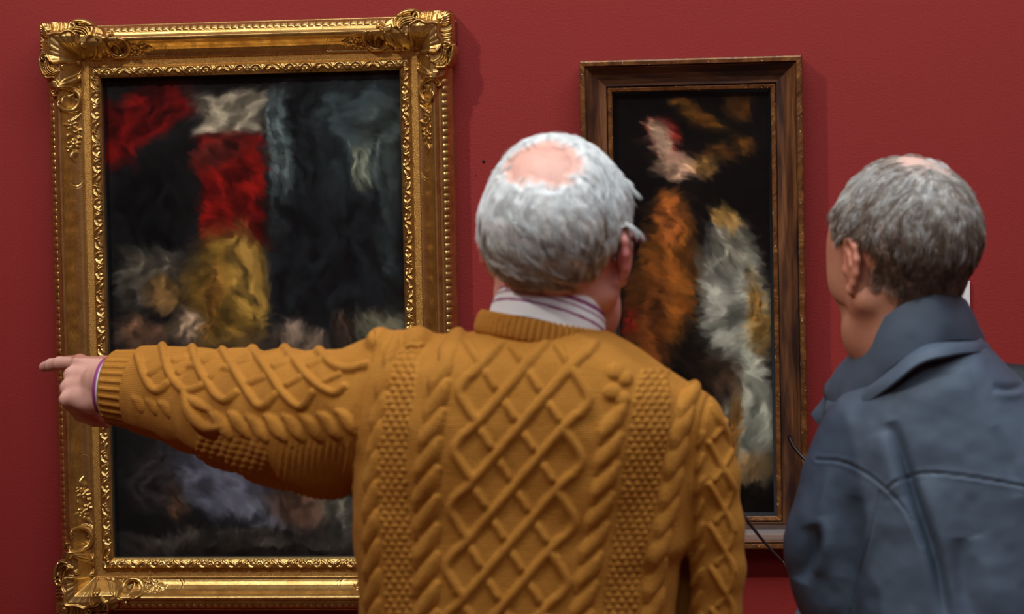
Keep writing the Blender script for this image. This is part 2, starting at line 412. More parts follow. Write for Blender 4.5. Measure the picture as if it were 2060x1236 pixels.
def gilt_frame():
    root = empty('framed_painting', (FCX, 0, SZ0-FW))
    tag(root, 'large dark painting with a red curtain in an ornate carved gilt frame', 'painting')
    VV, FF, n0, mats = [], [], 0, []
    ts = np.unique(np.concatenate([np.linspace(0, FW, 80), PROF[:, 0]]))
    for side in range(4):
        half, other = (SWD/2, SHT/2) if side % 2 == 0 else (SHT/2, SWD/2)
        nS = int(2*(half+FW)/0.00115)
        sn = np.linspace(-1, 1, nS); Sg, T = np.meshgrid(sn, ts, indexing='ij')
        S = Sg*(half+T)
        H = side_relief(S, T, half, 0.113 if side % 2 == 0 else 0.17)
        D = other+T
        x, z = [(S, D), (D, -S), (-S, -D), (-D, S)][side]
        V = np.stack([FCX+x, -H, FCZ+z], -1).reshape(-1, 3)
        F = grid_faces(nS, len(ts))
        Tm = 0.5*(ts[1:]+ts[:-1]); mt = ((Tm > .0193) & (Tm < .0310)).astype(np.int32)
        mats.append(np.tile(mt, nS-1))
        # back edge down to the wall, and the rebate down to the panel
        for col, yend in ((len(ts)-1, 0.0), (0, -0.0065)):
            base = np.arange(nS)*len(ts)+col; add = V[base].copy(); add[:, 1] = yend
            k = len(V); V = np.concatenate([V, add]); i = np.arange(nS-1)
            q = np.stack([base[:-1], base[1:], k+i+1, k+i], -1) if col else np.stack([base[1:], base[:-1], k+i, k+i+1], -1)
            F = np.concatenate([F, q]); mats.append(np.full(nS-1, 0 if col else 2, np.int32))
        VV.append(V); FF.append(F[:, ::-1]+n0); n0 += len(V)
    me = mesh_np('frame', np.concatenate(VV), np.concatenate(FF))
    fr = adopt(link('frame', me, [MAT['gold'], MAT['sand'], MAT['black']]), root)
    M = np.concatenate(mats)
    if len(M) == len(me.polygons): me.polygons.foreach_set('material_index', M)
    # corner cartouches: a fluted shell between leafy scrolls
    h = 0.0008; a = np.arange(-0.022, 0.150, h); A, B = np.meshgrid(a, a, indexing='ij')
    lo, hi = np.array([FCX-SWD/2-FW, FCZ-SHT/2-FW]), np.array([FCX+SWD/2+FW, FCZ+SHT/2+FW])
    def Z(zx, zy):
        p = at(80+zx/6.18, 30+zy/6.18, -.056); return (p[0]-lo[0], hi[1]-p[2])
    def half_orn(A, B):
        R = np.zeros_like(A)
        def st(pts, r0, r1, hh, mid=None, sharp=0.5, n=26):
            nonlocal R
            P = smooth_path([Z(*p) for p in pts], n); R = np.maximum(R, ridge(A, B, P, r0, r1, hh, sharp, mid))
        # scroll on the outer edge with its volute and leafy tail
        c = Z(62, 525); R = np.maximum(R, ridge(A, B, spiral(c[0], c[1], .0072, -0.4, 1.3, .001, 50, -1), .0027, .002, .011))
        st([(95, 480), (20, 500), (-6, 590), (20, 700), (90, 780), (190, 770)], .004, .002, .0115, .0048)
        for dx, dy, r in ((18, 0, .0022), (42, -10, .0020), (66, -24, .0018), (92, -36, .0015)):
            st([(20+dx, 590+dy), (45+dx, 690+dy), (110+dx, 745+dy), (190+dx*.6, 740+dy)], r, .001, .010)
        # inner crescent
        st([(505, 590), (498, 700), (430, 790), (330, 850), (240, 885)], .002, .0018, .0085, .0042)
        st([(470, 650), (420, 740), (330, 800), (260, 860)], .0014, .001, .0065, .0024)
        # leaves below the scroll
        for q in range(4):
            st([(170+q*16, 830), (200+q*12, 900), (165+q*14, 990-q*6)], .0022, .0012, .0080, .003)
        st([(140, 960), (150, 1000), (175, 1005)], .0026, .0034, .0095)
        for q in range(4):
            st([(250, 890), (340+q*16, 900+q*16), (430+q*10, 930+q*22)], .0024, .001, .0075, .0028)
        st([(250, 900), (390, 940), (440, 1040), (400, 1150), (310, 1190), (240, 1120), (250, 1080)], .0034, .0026, .0085, .0046)
        # lobes of the corner leaf, flutes along the outside
        for q, (x, y) in enumerate(((8, 330), (4, 375), (10, 420), (20, 455))):
            st([(x, y), (70, y+12), (125, y+2)], .0026, .0014, .0070, .0028)
        for q in range(4):
            st([(0+q*7, 135+q*34), (60, 180+q*22), (110, 240+q*6)], .0030, .0016, .0095, .0034)
        # balls and a bud
        for (x, y, r) in ((300, 640, .0045), (205, 520, .0036), (250, 585, .0030)):
            R = np.maximum(R, dome(A, B, *Z(x, y), r, h=.009))
        st([(190, 520), (260, 545), (340, 560), (430, 580)], .0028, .0022, .0066, .0036)
        return R
    R = np.maximum(half_orn(A, B), half_orn(B, A))
    R = np.maximum(R, dome(A, B, *Z(455, 590), .0062, h=.0095)); R = np.maximum(R, dome(A, B, *Z(80, 160), .0058, h=.0105))
    # central shell: hollow with ribs and a wavy rim
    c0 = np.array([np.mean(Z(445, 585))]*2); ang = np.arctan2(B-c0[1], A-c0[0]); rad = np.hypot(A-c0[0], B-c0[1])
    rel = (ang+math.pi*0.75+math.pi) % (2*math.pi)-math.pi                     # 0 along the diagonal
    lim = 0.057*(1-0.26*np.abs(rel)/0.86)*(1+0.045*np.cos(rel*11)); fan = (np.abs(rel) < 0.86)
    q = rad/lim
    shell = np.where(fan & (q < 1), 0.001+0.0085*q**2.6+0.0012*np.abs(np.sin(rel*16))*(q > .18)*q, 0)
    rim = ridge(q, rel*0, [(0.985, -1), (0.985, 1)], .075, .075, .0145)*fan
    edge = np.clip(1-(np.abs(np.abs(rel)-0.86)*rad/0.0028)**2, 0, 1)**0.5*(rad < lim)*(rad > .01)*.0105
    R = np.where(fan & (q < 1.05), np.maximum(np.maximum(shell, rim), edge), np.maximum(R, edge))
    # a ground that ties the pieces together
    sq = 1-((A-.026)/.034)**6-((B-.026)/.034)**6
    arm1 = 1-((A-.026)/.026)**4-((B-.060)/.044)**4; arm2 = 1-((B-.026)/.026)**4-((A-.060)/.044)**4
    ground = np.maximum(sstep(0, .6, sq), np.maximum(sstep(0, .7, arm1), sstep(0, .7, arm2)))
    R = R+.0010*np.abs(np.sin((A-B)*math.pi/.0026))*(R < .0006)*ground
    keep = (R > 0.0004) | (ground > .02)
    keep &= ~((A > FW-.0305) & (B > FW-.0305))
    T = FW-np.minimum(A, B)
    bed = np.interp(T, [.0305, .036, .042, .050, .056, .066, .074, .084, .11], [.0265, .0320, .0405, .0530, .0590, .0588, .0545, .0490, .0440])
    prof = np.where(T > FW, 0, frame_profile(np.clip(T, 0, FW)))
    H = np.where(ground > .5, bed, np.maximum(bed*ground, prof*(1-ground)+bed*ground))
    H = np.where(ground < .02, np.maximum(prof, np.where(T > .0665, .045, 0)), H)+R*0.95
    idx = -np.ones(A.shape, int); kc = keep[:-1, :-1] & keep[1:, :-1] & keep[1:, 1:] & keep[:-1, 1:]
    used = np.zeros_like(keep); used[:-1, :-1] |= kc; used[1:, :-1] |= kc; used[1:, 1:] |= kc; used[:-1, 1:] |= kc
    idx[used] = np.arange(used.sum()); I, J = np.nonzero(kc)
    Fq = np.stack([idx[I, J], idx[I+1, J], idx[I+1, J+1], idx[I, J+1]], -1)
    E = np.concatenate([Fq[:, [0, 1]], Fq[:, [1, 2]], Fq[:, [2, 3]], Fq[:, [3, 0]]])
    key = np.sort(E, 1); _, inv, cnt = np.unique(key[:, 0]*10**7+key[:, 1], return_inverse=True, return_counts=True)
    BE = E[cnt[inv] == 1]; nV = used.sum()
    Fs = np.stack([BE[:, 1], BE[:, 0], BE[:, 0]+nV, BE[:, 1]+nV], -1)
    a_, b_, h_ = A[used], B[used], H[used]
    out_ = FW-np.minimum(a_, b_)
    low = np.where(out_ > FW-.002, .012, np.maximum(h_-.012, .004))
    for sx, sz in ((0, 1), (1, 1), (1, 0), (0, 0)):
        x = lo[0]+a_ if sx == 0 else hi[0]-a_; z = hi[1]-b_ if sz else lo[1]+b_
        V = np.concatenate([np.stack([x, -h_, z], -1), np.stack([x, -low, z], -1)])
        F = np.concatenate([Fq, Fs])
        if sx != (1-sz): F = F[:, ::-1]
        adopt2(link('corner_ornament', mesh_np('corner_ornament', V, F), MAT['gold']), fr)
    return root
GILT = gilt_frame()

# ------------------------------------------------------------------ painted panels: loose masses of colour, brushed
def painted_panel(x0, z0, w, h, y, masses, base, seed, strokes=5200, bow=0.0):
    """masses: (kind, cx, cy, rx, ry, angle, colour, edge) in fractions of the panel, origin top left"""
    rng = np.random.default_rng(seed); nx, nz = int(w/0.0014), int(h/0.0014)
    U, Vv = np.meshgrid(np.linspace(0, 1, nx), np.linspace(0, 1, nz), indexing='ij')
    P = np.stack([U.ravel()*w, Vv.ravel()*h], -1)
    wu = (fbm(P, 22, seed)*0.020).reshape(U.shape); wv = (fbm(P, 22, seed+9)*0.014).reshape(U.shape)
    C = np.ones(U.shape+(3,))*np.array(base, float)
    C *= (1+0.35*fbm(P, 12, seed+3).reshape(U.shape))[..., None]
    asp = h/w
    for kind, cx, cy, rx, ry, ang, col, edge in masses:
        c, s = math.cos(math.radians(ang)), math.sin(math.radians(ang))
        du, dv = (U+wu-cx), (Vv+wv-cy)*asp
        a, b = (du*c+dv*s)/rx, (-du*s+dv*c)/(ry*asp)
        d = np.maximum(np.abs(a), np.abs(b)) if kind == 'b' else np.hypot(a, b)
        f = 1-sstep(1-edge, 1+edge*.4, d)
        fold = 1+0.30*np.sin(a*5+2.2*b+3*wu/0.02+cx*40)+0.12*np.sin(a*13-3*b+2*wu/.02)+0.14*fbm(P, 40, seed+int(cx*90)).reshape(U.shape)
        C = C*(1-f[..., None])+f[..., None]*np.array(col, float)*fold[..., None]
    dx = w/nx; Hh = np.zeros(U.shape)
    ang = (fbm(P, 6, seed+20)*1.6+1.1).reshape(U.shape)
    for _ in range(strokes):
        i, j = rng.integers(0, nx), rng.integers(0, nz); L = rng.uniform(4, 13); wd = rng.uniform(1.6, 4.5); a = ang[i, j]+rng.normal(0, .3)
        R = int(L)+3; i0, i1, j0, j1 = max(0, i-R), min(nx, i+R), max(0, j-R), min(nz, j+R)
        A, B = np.meshgrid(np.arange(i0, i1)-i, np.arange(j0, j1)-j, indexing='ij')
        u = A*math.cos(a)+B*math.sin(a); v = -A*math.sin(a)+B*math.cos(a)+0.012*u*u*rng.normal(0, .6)
        m = np.clip(1.2-(u/L)**4-(v/wd)**2, 0, 1)*0.42
        col = C[i, j]*np.exp(rng.normal(0.0, .085))+rng.normal(0, 1.2, 3)
        C[i0:i1, j0:j1] = C[i0:i1, j0:j1]*(1-m[..., None])+m[..., None]*col; Hh[i0:i1, j0:j1] = np.maximum(Hh[i0:i1, j0:j1]*(1-m), m)
    C = np.clip(C, 2, 250)/255; C = np.where(C > 0.04045, ((C+0.055)/1.055)**2.4, C/12.92)
    V = np.stack([x0+U*w, y-0.0002*Hh, z0+h-Vv*h], -1).reshape(-1, 3)
    me = mesh_np('painted_panel', V, grid_faces(nx, nz)); set_attr(me, 'paint', C.reshape(-1, 3))
    return me
def pm(px, py, q, kind, rx, ry, ang, col, edge=0.35):
    """colour mass given at a photo position on a panel whose corners are q = (left, top, right, bottom)"""
    w, h = q[2]-q[0], q[3]-q[1]
    return (kind, (px-q[0])/w, (py-q[1])/h, rx/w, ry/h, ang, col, edge)
q1 = (212, 146, 815, 1122)
ms1 = [pm(*a) for a in (
    (690, 330, q1, 'b', 120, 250, 0, (44, 52, 54), .25), (770, 330, q1, 'e', 60, 170, 10, (62, 70, 68), .5), (730, 345, q1, 'b', 24, 46, 0, (112, 118, 102), .2),
    (620, 320, q1, 'b', 30, 190, 0, (24, 28, 30), .3), (565, 320, q1, 'b', 22, 160, 0, (74, 84, 84), .4), (660, 520, q1, 'b', 130, 160, 0, (22, 25, 28), .4),
    (470, 225, q1, 'b', 78, 44, -2, (132, 122, 104), .3), (470, 380, q1, 'b', 70, 120, 0, (100, 17, 14), .2), (450, 300, q1, 'e', 70, 30, -20, (80, 28, 24), .6),
    (285, 235, q1, 'e', 130, 60, -28, (94, 15, 14), .3), (235, 265, q1, 'e', 52, 80, -20, (88, 14, 13), .4), (330, 205, q1, 'e', 42, 60, 24, (72, 12, 12), .4),
    (300, 430, q1, 'b', 70, 110, 0, (15, 16, 18), .4), (300, 560, q1, 'b', 68, 60, 4, (82, 76, 66), .35), (335, 590, q1, 'e', 50, 40, 0, (104, 78, 46), .5),
    (455, 590, q1, 'e', 92, 150, 4, (128, 96, 40), .28), (500, 560, q1, 'e', 40, 130, -8, (146, 112, 52), .6), (420, 620, q1, 'e', 20, 110, 8, (104, 70, 30), .6),
    (280, 665, q1, 'e', 60, 40, 20, (120, 86, 64), .5), (370, 660, q1, 'e', 44, 42, -20, (146, 122, 98), .5), (600, 690, q1, 'e', 60, 40, 0, (150, 128, 108), .55),
    (760, 660, q1, 'e', 56, 46, -10, (104, 100, 82), .55), (690, 660, q1, 'e', 30, 40, 0, (58, 46, 38), .6), (440, 760, q1, 'b', 200, 90, 0, (54, 44, 38), .5),
    (430, 960, q1, 'e', 140, 80, 24, (78, 78, 90), .35), (520, 1040, q1, 'e', 70, 40, 30, (88, 88, 98), .4), (335, 1000, q1, 'e', 26, 60, -12, (112, 76, 54), .5),
    (300, 960, q1, 'e', 70, 90, 0, (44, 40, 40), .6), (600, 1010, q1, 'e', 90, 60, 0, (84, 62, 50), .6), (480, 1092, q1, 'b', 260, 26, 0, (56, 52, 48), .35), (690, 1030, q1, 'e', 70, 40, 0, (92, 88, 78), .6),
    (480, 1118, q1, 'b', 300, 16, 0, (34, 30, 28), .4))]
q2 = (1240, 192, 1556, 1040)
ms2 = [pm(*a) for a in (
    (1420, 250, q2, 'e', 60, 22, 30, (96, 58, 18), .7), (1490, 220, q2, 'e', 30, 26, 10, (88, 50, 16), .7), (1500, 300, q2, 'e', 24, 18, 0, (104, 62, 20), .7), (1370, 215, q2, 'e', 24, 9, 30, (120, 76, 26), .6),
    (1445, 320, q2, 'e', 50, 12, -4, (66, 40, 18), .7), (1340, 285, q2, 'e', 34, 62, -24, (112, 26, 20), .4), (1335, 290, q2, 'e', 24, 62, -18, (168, 136, 112), .45), (1370, 345, q2, 'e', 56, 28, 14, (172, 134, 108), .5),
    (1420, 345, q2, 'e', 26, 24, 0, (150, 108, 56), .5), (1345, 560, q2, 'e', 66, 170, 4, (124, 70, 26), .4), (1350, 450, q2, 'e', 34, 60, 0, (150, 82, 36), .35), (1300, 660, q2, 'b', 50, 120, 3, (98, 52, 22), .5),
    (1268, 650, q2, 'e', 14, 40, 0, (120, 26, 20), .6), (1478, 620, q2, 'e', 78, 150, -4, (150, 148, 134), .4), (1470, 500, q2, 'e', 44, 66, 0, (134, 128, 112), .5), (1462, 450, q2, 'e', 30, 30, 0, (178, 134, 70), .5),
    (1500, 820, q2, 'e', 58, 170, -6, (146, 146, 130), .4), (1440, 760, q2, 'e', 60, 50, 30, (54, 40, 30), .6), (1520, 640, q2, 'e', 24, 90, -8, (150, 110, 52), .6), (1505, 940, q2, 'e', 54, 40, 0, (122, 96, 64), .5),
    (1470, 870, q2, 'e', 20, 90, 8, (120, 76, 30), .6), (1390, 1016, q2, 'b', 180, 28, 0, (16, 13, 11), .3))]
p1 = link('painted_panel', painted_panel(SX0-.004, SZ0-.004, SWD+.008, SHT+.008, 0.0045-0.012, ms1, (26, 26, 27), 5), MAT['paint1'])
adopt(p1, GILT)

# ------------------------------------------------------------------ the smaller walnut frame
def wood_frame():
    x0, z0, w, h = -0.278, EYE-0.490, 0.246, 0.667
    root = empty('framed_painting', (x0+w/2, 0, z0-0.05))
    tag(root, 'narrow upright painting of cream and orange drapery in a plain brown wooden frame', 'painting')
    prof = {'frame_rail': [(.0085, .0200), (.0095, .0215), (.013, .0215), (.020, .0235), (.028, .0285), (.034, .0345), (.0378, .0395), (.0388, .0375), (.0398, .0375)],
            'gilt_fillet': [(0, .004), (0, .0165), (.0015, .0180), (.0060, .0190), (.0078, .0180), (.0085, .0150)],
            'outer_moulding': [(.0398, .030), (.0398, .0405), (.0408, .0420), (.0462, .0425), (.0484, .0415), (.0492, .0390), (.0492, .0330), (.0482, .0300), (.0482, 0.0)]}
    def sweep(name, sides, n=60):
        VV, FF, k = [], [], 0; P = np.array(prof[name])
        for side in sides:
            half, other = (w/2, h/2) if side % 2 == 0 else (h/2, w/2)
            sn = np.linspace(-1, 1, n); Sg, T = np.meshgrid(sn, P[:, 0], indexing='ij'); Hh = np.broadcast_to(P[:, 1], T.shape).copy()
            if name != 'frame_rail':
                nz = vnoise(np.stack([(Sg*half).ravel(), T.ravel()*0+side], -1), 260, 4).reshape(T.shape); Hh += 0.00035*nz*(Hh > .012)
            S = Sg*(half+T); D = other+T
            x, z = [(S, D), (D, -S), (-S, -D), (-D, S)][side]
            VV.append(np.stack([x0+w/2+x, -Hh, z0+h/2+z], -1).reshape(-1, 3)); FF.append(grid_faces(n, len(P))[:, ::-1]+k); k += T.size
        me = mesh_np(name, np.concatenate(VV), np.concatenate(FF)); me.polygons.foreach_set('use_smooth', np.zeros(len(me.polygons), bool)); return me
    fr = adopt(link('frame', sweep('outer_moulding', range(4), 240), MAT['giltwood']), root)
    for s in range(4):
        adopt2(link('frame_rail', sweep('frame_rail', [s], 40), MAT['wood_v' if s % 2 else 'wood_h']), fr)
    adopt2(link('gilt_fillet', sweep('gilt_fillet', range(4), 200), MAT['giltwood']), fr)
    # black slip: a narrow sloping liner inside the sight edge
    VV, FF = [], []
    for k, (e, y) in enumerate(((.0005, -.0160), (-.0048, -.0052))):
        VV += [(x0-e, y, z0-e), (x0+w+e, y, z0-e), (x0+w+e, y, z0+h+e), (x0-e, y, z0+h+e)]
    for k in range(4): FF.append((k, (k+1) % 4, 4+(k+1) % 4, 4+k))
    adopt2(link('liner', mesh_np('liner', np.array(VV), np.array(FF)), MAT['black']), fr)
    adopt(link('painted_panel', painted_panel(x0-.002, z0-.002, w+.004, h+.004, -.005, ms2, (15, 13, 12), 8, 3600), MAT['paint2']), root)
wood_frame()

# ------------------------------------------------------------------ small things on the wall
p = at(1951, 565, -0.006); q = at(1951, 700, -0.006)
wl = link('wall_label', box_mesh('wall_label', (p[0]-0.105, -0.007, p[2]-0.13), (p[0], -0.0005, p[2]), 0.0008), MAT['card'])
tag(wl, 'white card label on the red wall behind the slate blue jacket collar', 'label')
for k, (x, y, r) in enumerate(((973, 325, .0028), (957, 353, .0011))):
    c = at(x, y, 0); me = bpy.data.meshes.new('wall_plug'); bm = bmesh.new()
    V, F, cp = tube([(c[0], -0.0001, c[2]), (c[0], -0.0006, c[2]), (c[0], -0.0009, c[2])], [r, r*.95, r*.55], 20)
    o = link('wall_plug', mesh_np('wall_plug', V, [F, cp]), MAT['plaster_mark'])
    tag(o, ('round dark wall plug in the red wall beside the white-haired head', 'tiny dark nail hole in the red wall below the round wall plug')[k], 'wall plug')

# ------------------------------------------------------------------ implicit bodies: smooth unions of tapered limbs, meshed
def rotz(a): c, s = math.cos(a), math.sin(a); return np.array([[c, -s, 0], [s, c, 0], [0, 0, 1.0]])
def rotx(a): c, s = math.cos(a), math.sin(a); return np.array([[1.0, 0, 0], [0, c, -s], [0, s, c]])
def roty(a): c, s = math.cos(a), math.sin(a); return np.array([[c, 0, s], [0, 1.0, 0], [-s, 0, c]])
I3 = np.eye(3)
class Body:
    def __init__(s): s.p = []; s.f = (I3, np.zeros(3))
    def frame(s, R=I3, T=(0, 0, 0)): s.f = (np.asarray(R), np.asarray(T, float)); return s
    def add(s, fn, k, lo, hi, sub=False): s.p.append((fn, k, sub, s.f, np.array(lo)-0.0, np.array(hi)+0.0)); return s
    def cone(s, a, b, ra, rb=None, k=0.01, sub=False):
        a, b = np.asarray(a, float), np.asarray(b, float); rb = ra if rb is None else rb; d = b-a; q = d@d+1e-12
        def fn(P):
            t = np.clip((P-a)@d/q, 0, 1); return np.linalg.norm(P-a-t[:, None]*d, axis=1)-(ra+(rb-ra)*t)
        r = max(ra, rb); return s.add(fn, k, np.minimum(a, b)-r, np.maximum(a, b)+r, sub)
    def chain(s, pts, rad, k=0.01, kj=None):
        for i in range(len(pts)-1): s.cone(pts[i], pts[i+1], rad[i], rad[i+1], k if i == 0 else (kj or k))
        return s
    def ell(s, c, r, k=0.01, R=None, sub=False):
        c, r = np.asarray(c, float), np.asarray(r, float)
        def fn(P):
            Q = P-c
            if R is not None: Q = Q@R
            k0 = np.linalg.norm(Q/r, axis=1); k1 = np.linalg.norm(Q/(r*r), axis=1)
            return k0*(k0-1)/np.maximum(k1, 1e-9)
        m = r.max(); return s.add(fn, k, c-m, c+m, sub)
    def loft(s, z, cx, cy, a, b, n=2.4, k=0.02, rot=0.0):
        o = np.argsort(z); z, cx, cy, a, b = [np.asarray(v, float)[o] for v in (z, cx, cy, a, b)]
        c, sn = math.cos(rot), math.sin(rot)
        zz = np.linspace(z[0], z[-1], 160)
        def sm(v):
            w = np.interp(zz, z, v); K = np.hanning(9); K /= K.sum(); wp = np.pad(w, 4, mode='edge'); return np.convolve(wp, K, 'valid')
        cx, cy, a, b = sm(cx), sm(cy), sm(a), sm(b)
        def fn(P):
            t = P[:, 2]; x = P[:, 0]-np.interp(t, zz, cx); y = P[:, 1]-np.interp(t, zz, cy)
            x, y = x*c+y*sn, -x*sn+y*c
            A, B = np.interp(t, zz, a), np.interp(t, zz, b)
            f = ((np.abs(x)/A)**n+(np.abs(y)/B)**n)**(1/n)
            d = (f-1)*np.minimum(A, B)*1.15
            return np.maximum(d, np.maximum(t-zz[-1], zz[0]-t))
        m = max(a.max(), b.max()); return s.add(fn, k, (cx.min()-m, cy.min()-m, z[0]), (cx.max()+m, cy.max()+m, z[-1]))
    def bounds(s):
        lo, hi = np.full(3, 1e9), np.full(3, -1e9)
        for fn, k, sub, (R, T), l, h in s.p:
            if sub: continue
            C = np.array([[l[0] if i & 1 else h[0], l[1] if i & 2 else h[1], l[2] if i & 4 else h[2]] for i in range(8)])@R.T+T
            lo = np.minimum(lo, C.min(0)); hi = np.maximum(hi, C.max(0))
        return lo-0.02, hi+0.02
    def ev(s, P, near=None):
        d = np.full(len(P), 0.5) if near else None; cache = {}
        if near: plo, phi = P.min(0), P.max(0)
        for j, (fn, k, sub, (R, T), l, h) in enumerate(s.p):
            if near and ((s.wb[j][0]-.025-k > phi) | (s.wb[j][1]+.025+k < plo)).any(): continue
            key = (id(R), id(T))
            if key not in cache: cache[key] = (P-T)@R
            e = fn(cache[key])
            if d is None: d = e; continue
            if sub:
                hh = np.clip(0.5-0.5*(d+e)/k, 0, 1); d = d*(1-hh)-e*hh+k*hh*(1-hh)
            else:
                hh = np.clip(0.5+0.5*(d-e)/k, 0, 1); d = d*(1-hh)+e*hh-k*hh*(1-hh)
        return d
    def mesh(s, h, smooth=3):
        s.wb = []
        for fn, k, sub, (R, T), l, h_ in s.p:
            C = np.array([[l[0] if i & 1 else h_[0], l[1] if i & 2 else h_[1], l[2] if i & 4 else h_[2]] for i in range(8)])@R.T+T
            s.wb.append((C.min(0), C.max(0)))
        n = 16; B = n*h; lo, hi = s.bounds(); N = np.ceil((hi-lo)/B).astype(int)
        g = np.stack(np.meshgrid(*[np.arange(k) for k in N], indexing='ij'), -1).reshape(-1, 3)
        c = lo+(g+0.5)*B; d = np.concatenate([s.ev(c[i:i+100000]) for i in range(0, len(c), 100000)])
        g = g[np.abs(d) < B*0.95+0.012]
        L = np.arange(n+1); L3 = np.stack(np.meshgrid(L, L, L, indexing='ij'), -1).reshape(-1, 3)
        S = N.astype(np.int64)*n+4; keys, verts, sg = [], [], []
        for i in range(0, len(g), 10):
            gg = g[i:i+10]; pt = (gg[:, None, :]*n+L3[None])
            D = s.ev((lo+pt.reshape(-1, 3)*h), True).reshape(len(gg), n+1, n+1, n+1)
            neg = D < 0
            cs = sum(neg[:, a:n+a, b:n+b, e:n+e].astype(np.int8) for a in (0, 1) for b in (0, 1) for e in (0, 1))
            m = (cs > 0) & (cs < 8); q, I, J, K = np.nonzero(m)
            if len(q) == 0: continue
            acc = np.zeros((len(q), 3)); cnt = np.zeros(len(q))
            cv = lambda a, b, e: D[q, I+a, J+b, K+e]
            for ax in range(3):
                for u in (0, 1):
                    for v in (0, 1):
                        o0 = [0, 0, 0]; oth = [x for x in range(3) if x != ax]; o0[oth[0]] = u; o0[oth[1]] = v; o1 = list(o0); o1[ax] = 1
                        d0, d1 = cv(*o0), cv(*o1); x = (d0 < 0) != (d1 < 0); t = np.where(x, d0/np.where(x, d0-d1, 1), 0)
                        pnt = np.array(o0, float)[None].repeat(len(q), 0); pnt[:, ax] = t
                        acc += np.where(x[:, None], pnt, 0); cnt += x
            cell = gg[q]*n+np.stack([I, J, K], -1)
            verts.append(lo+(cell+acc/cnt[:, None])*h); keys.append((cell[:, 0]*S[1]+cell[:, 1])*S[2]+cell[:, 2])
            s0 = cv(0, 0, 0) < 0
            sg.append(np.stack([np.where(s0 != (cv(*o) < 0), np.where(s0, 1, -1), 0) for o in ((1, 0, 0), (0, 1, 0), (0, 0, 1))], -1))
        keys = np.concatenate(keys); V = np.concatenate(verts); sg = np.concatenate(sg)
        o = np.argsort(keys); keys, V, sg = keys[o], V[o], sg[o]
        st = np.array([S[1]*S[2], S[2], 1], np.int64); F = []
        for ax in range(3):
            b, c = (ax+1) % 3, (ax+2) % 3
            i = np.nonzero(sg[:, ax])[0]; k0 = keys[i]
            ks = [k0, k0-st[b], k0-st[b]-st[c], k0-st[c]]; ii = [np.minimum(np.searchsorted(keys, k), len(keys)-1) for k in ks]
            ok = np.all([keys[x] == k for x, k in zip(ii, ks)], axis=0)
            q = np.stack(ii, -1)[ok]; sgn = sg[i, ax][ok]
            F.append(np.where(sgn[:, None] > 0, q, q[:, ::-1]))
        F = np.concatenate(F)
        return smooth_mesh(V, F, smooth*2), F

def head_prims(b, R, T, k=0.014):
    """head in its own frame: x right, y forward, z up, origin between the ears"""
    b.frame(R, T)
    b.ell((0, -.012, .045), (.0725, .098, .087), k); b.ell((0, -.050, .027), (.066, .057, .060), .02); b.ell((0, .046, -.004), (.060, .050, .086), .02)
    b.ell((0, .046, -.062), (.050, .045, .052), .02)
    for s in (-1, 1):
        b.cone((s*.056, .0, -.044), (s*.021, .070, -.098), .017, .016, .025); b.ell((s*.043, .058, -.018), (.017, .022, .020), .02); b.ell((s*.036, .046, -.074), (.020, .030, .028), .02)
        b.ell((s*.061, .025, .02), (.012, .04, .05), .03)
    b.ell((0, .086, -.100), (.019, .015, .014), .014); b.ell((0, .060, -.084), (.036, .030, .028), .02); b.cone((-.030, .088, .024), (.030, .088, .024), .011, .011, .014)
    for s in (-1, 1): b.ell((s*.031, .101, .006), (.016, .013, .011), .010, sub=True)
    b.cone((0, .094, .014), (0, .116, -.027), .0075, .0115, .010)
    for s in (-1, 1): b.ell((s*.011, .104, -.030), (.008, .009, .007), .006)
    b.cone((-.019, .090, -.0585), (.019, .090, -.0585), .0055, .0055, .006); b.cone((-.016, .090, -.067), (.016, .090, -.067), .006, .006, .005)
    b.ell((0, .099, -.0575), (.012, .0045, .004), .004)
    for s in (-1, 1): b.ell((s*.031, .0865, .005), (.0135, .0105, .0095), .003)          # lids and eyeballs
def ear_prims(b, R, T, out=0.42, x0=.0735):
    for s in (-1, 1):
        eb = np.array([s*out, -math.sqrt(1-out*out), 0]); up = np.array([0, -0.10, 0.995]); nn = np.cross(eb, up); nn /= np.linalg.norm(nn)
        M = np.stack([eb, nn, up], 1); c = np.array([s*x0, 0.004, 0.0])
        b.frame(R@M, R@c+T)
        hp = [(-.002, .006), (-.003, .022), (.004, .031), (.015, .031), (.0245, .021), (.026, .006), (.021, -.010), (.012, -.022), (.004, -.030), (-.003, -.026)]
        hr = [.0034, .0040, .0043, .0043, .0043, .0040, .0036, .0040, .0052, .0036]
        b.chain([(x, 0, z) for x, z in hp], hr, .004)
        b.ell((.009, .0, .002), (.017, .0030, .027), .005)
        b.chain([(.004, .002, .020), (.013, .0035, .013), (.016, .0035, .0), (.011, .003, -.012)], [.0024, .003, .003, .0022], .003)
        b.ell((-.004, .002, -.004), (.004, .004, .007), .004)
    b.frame()
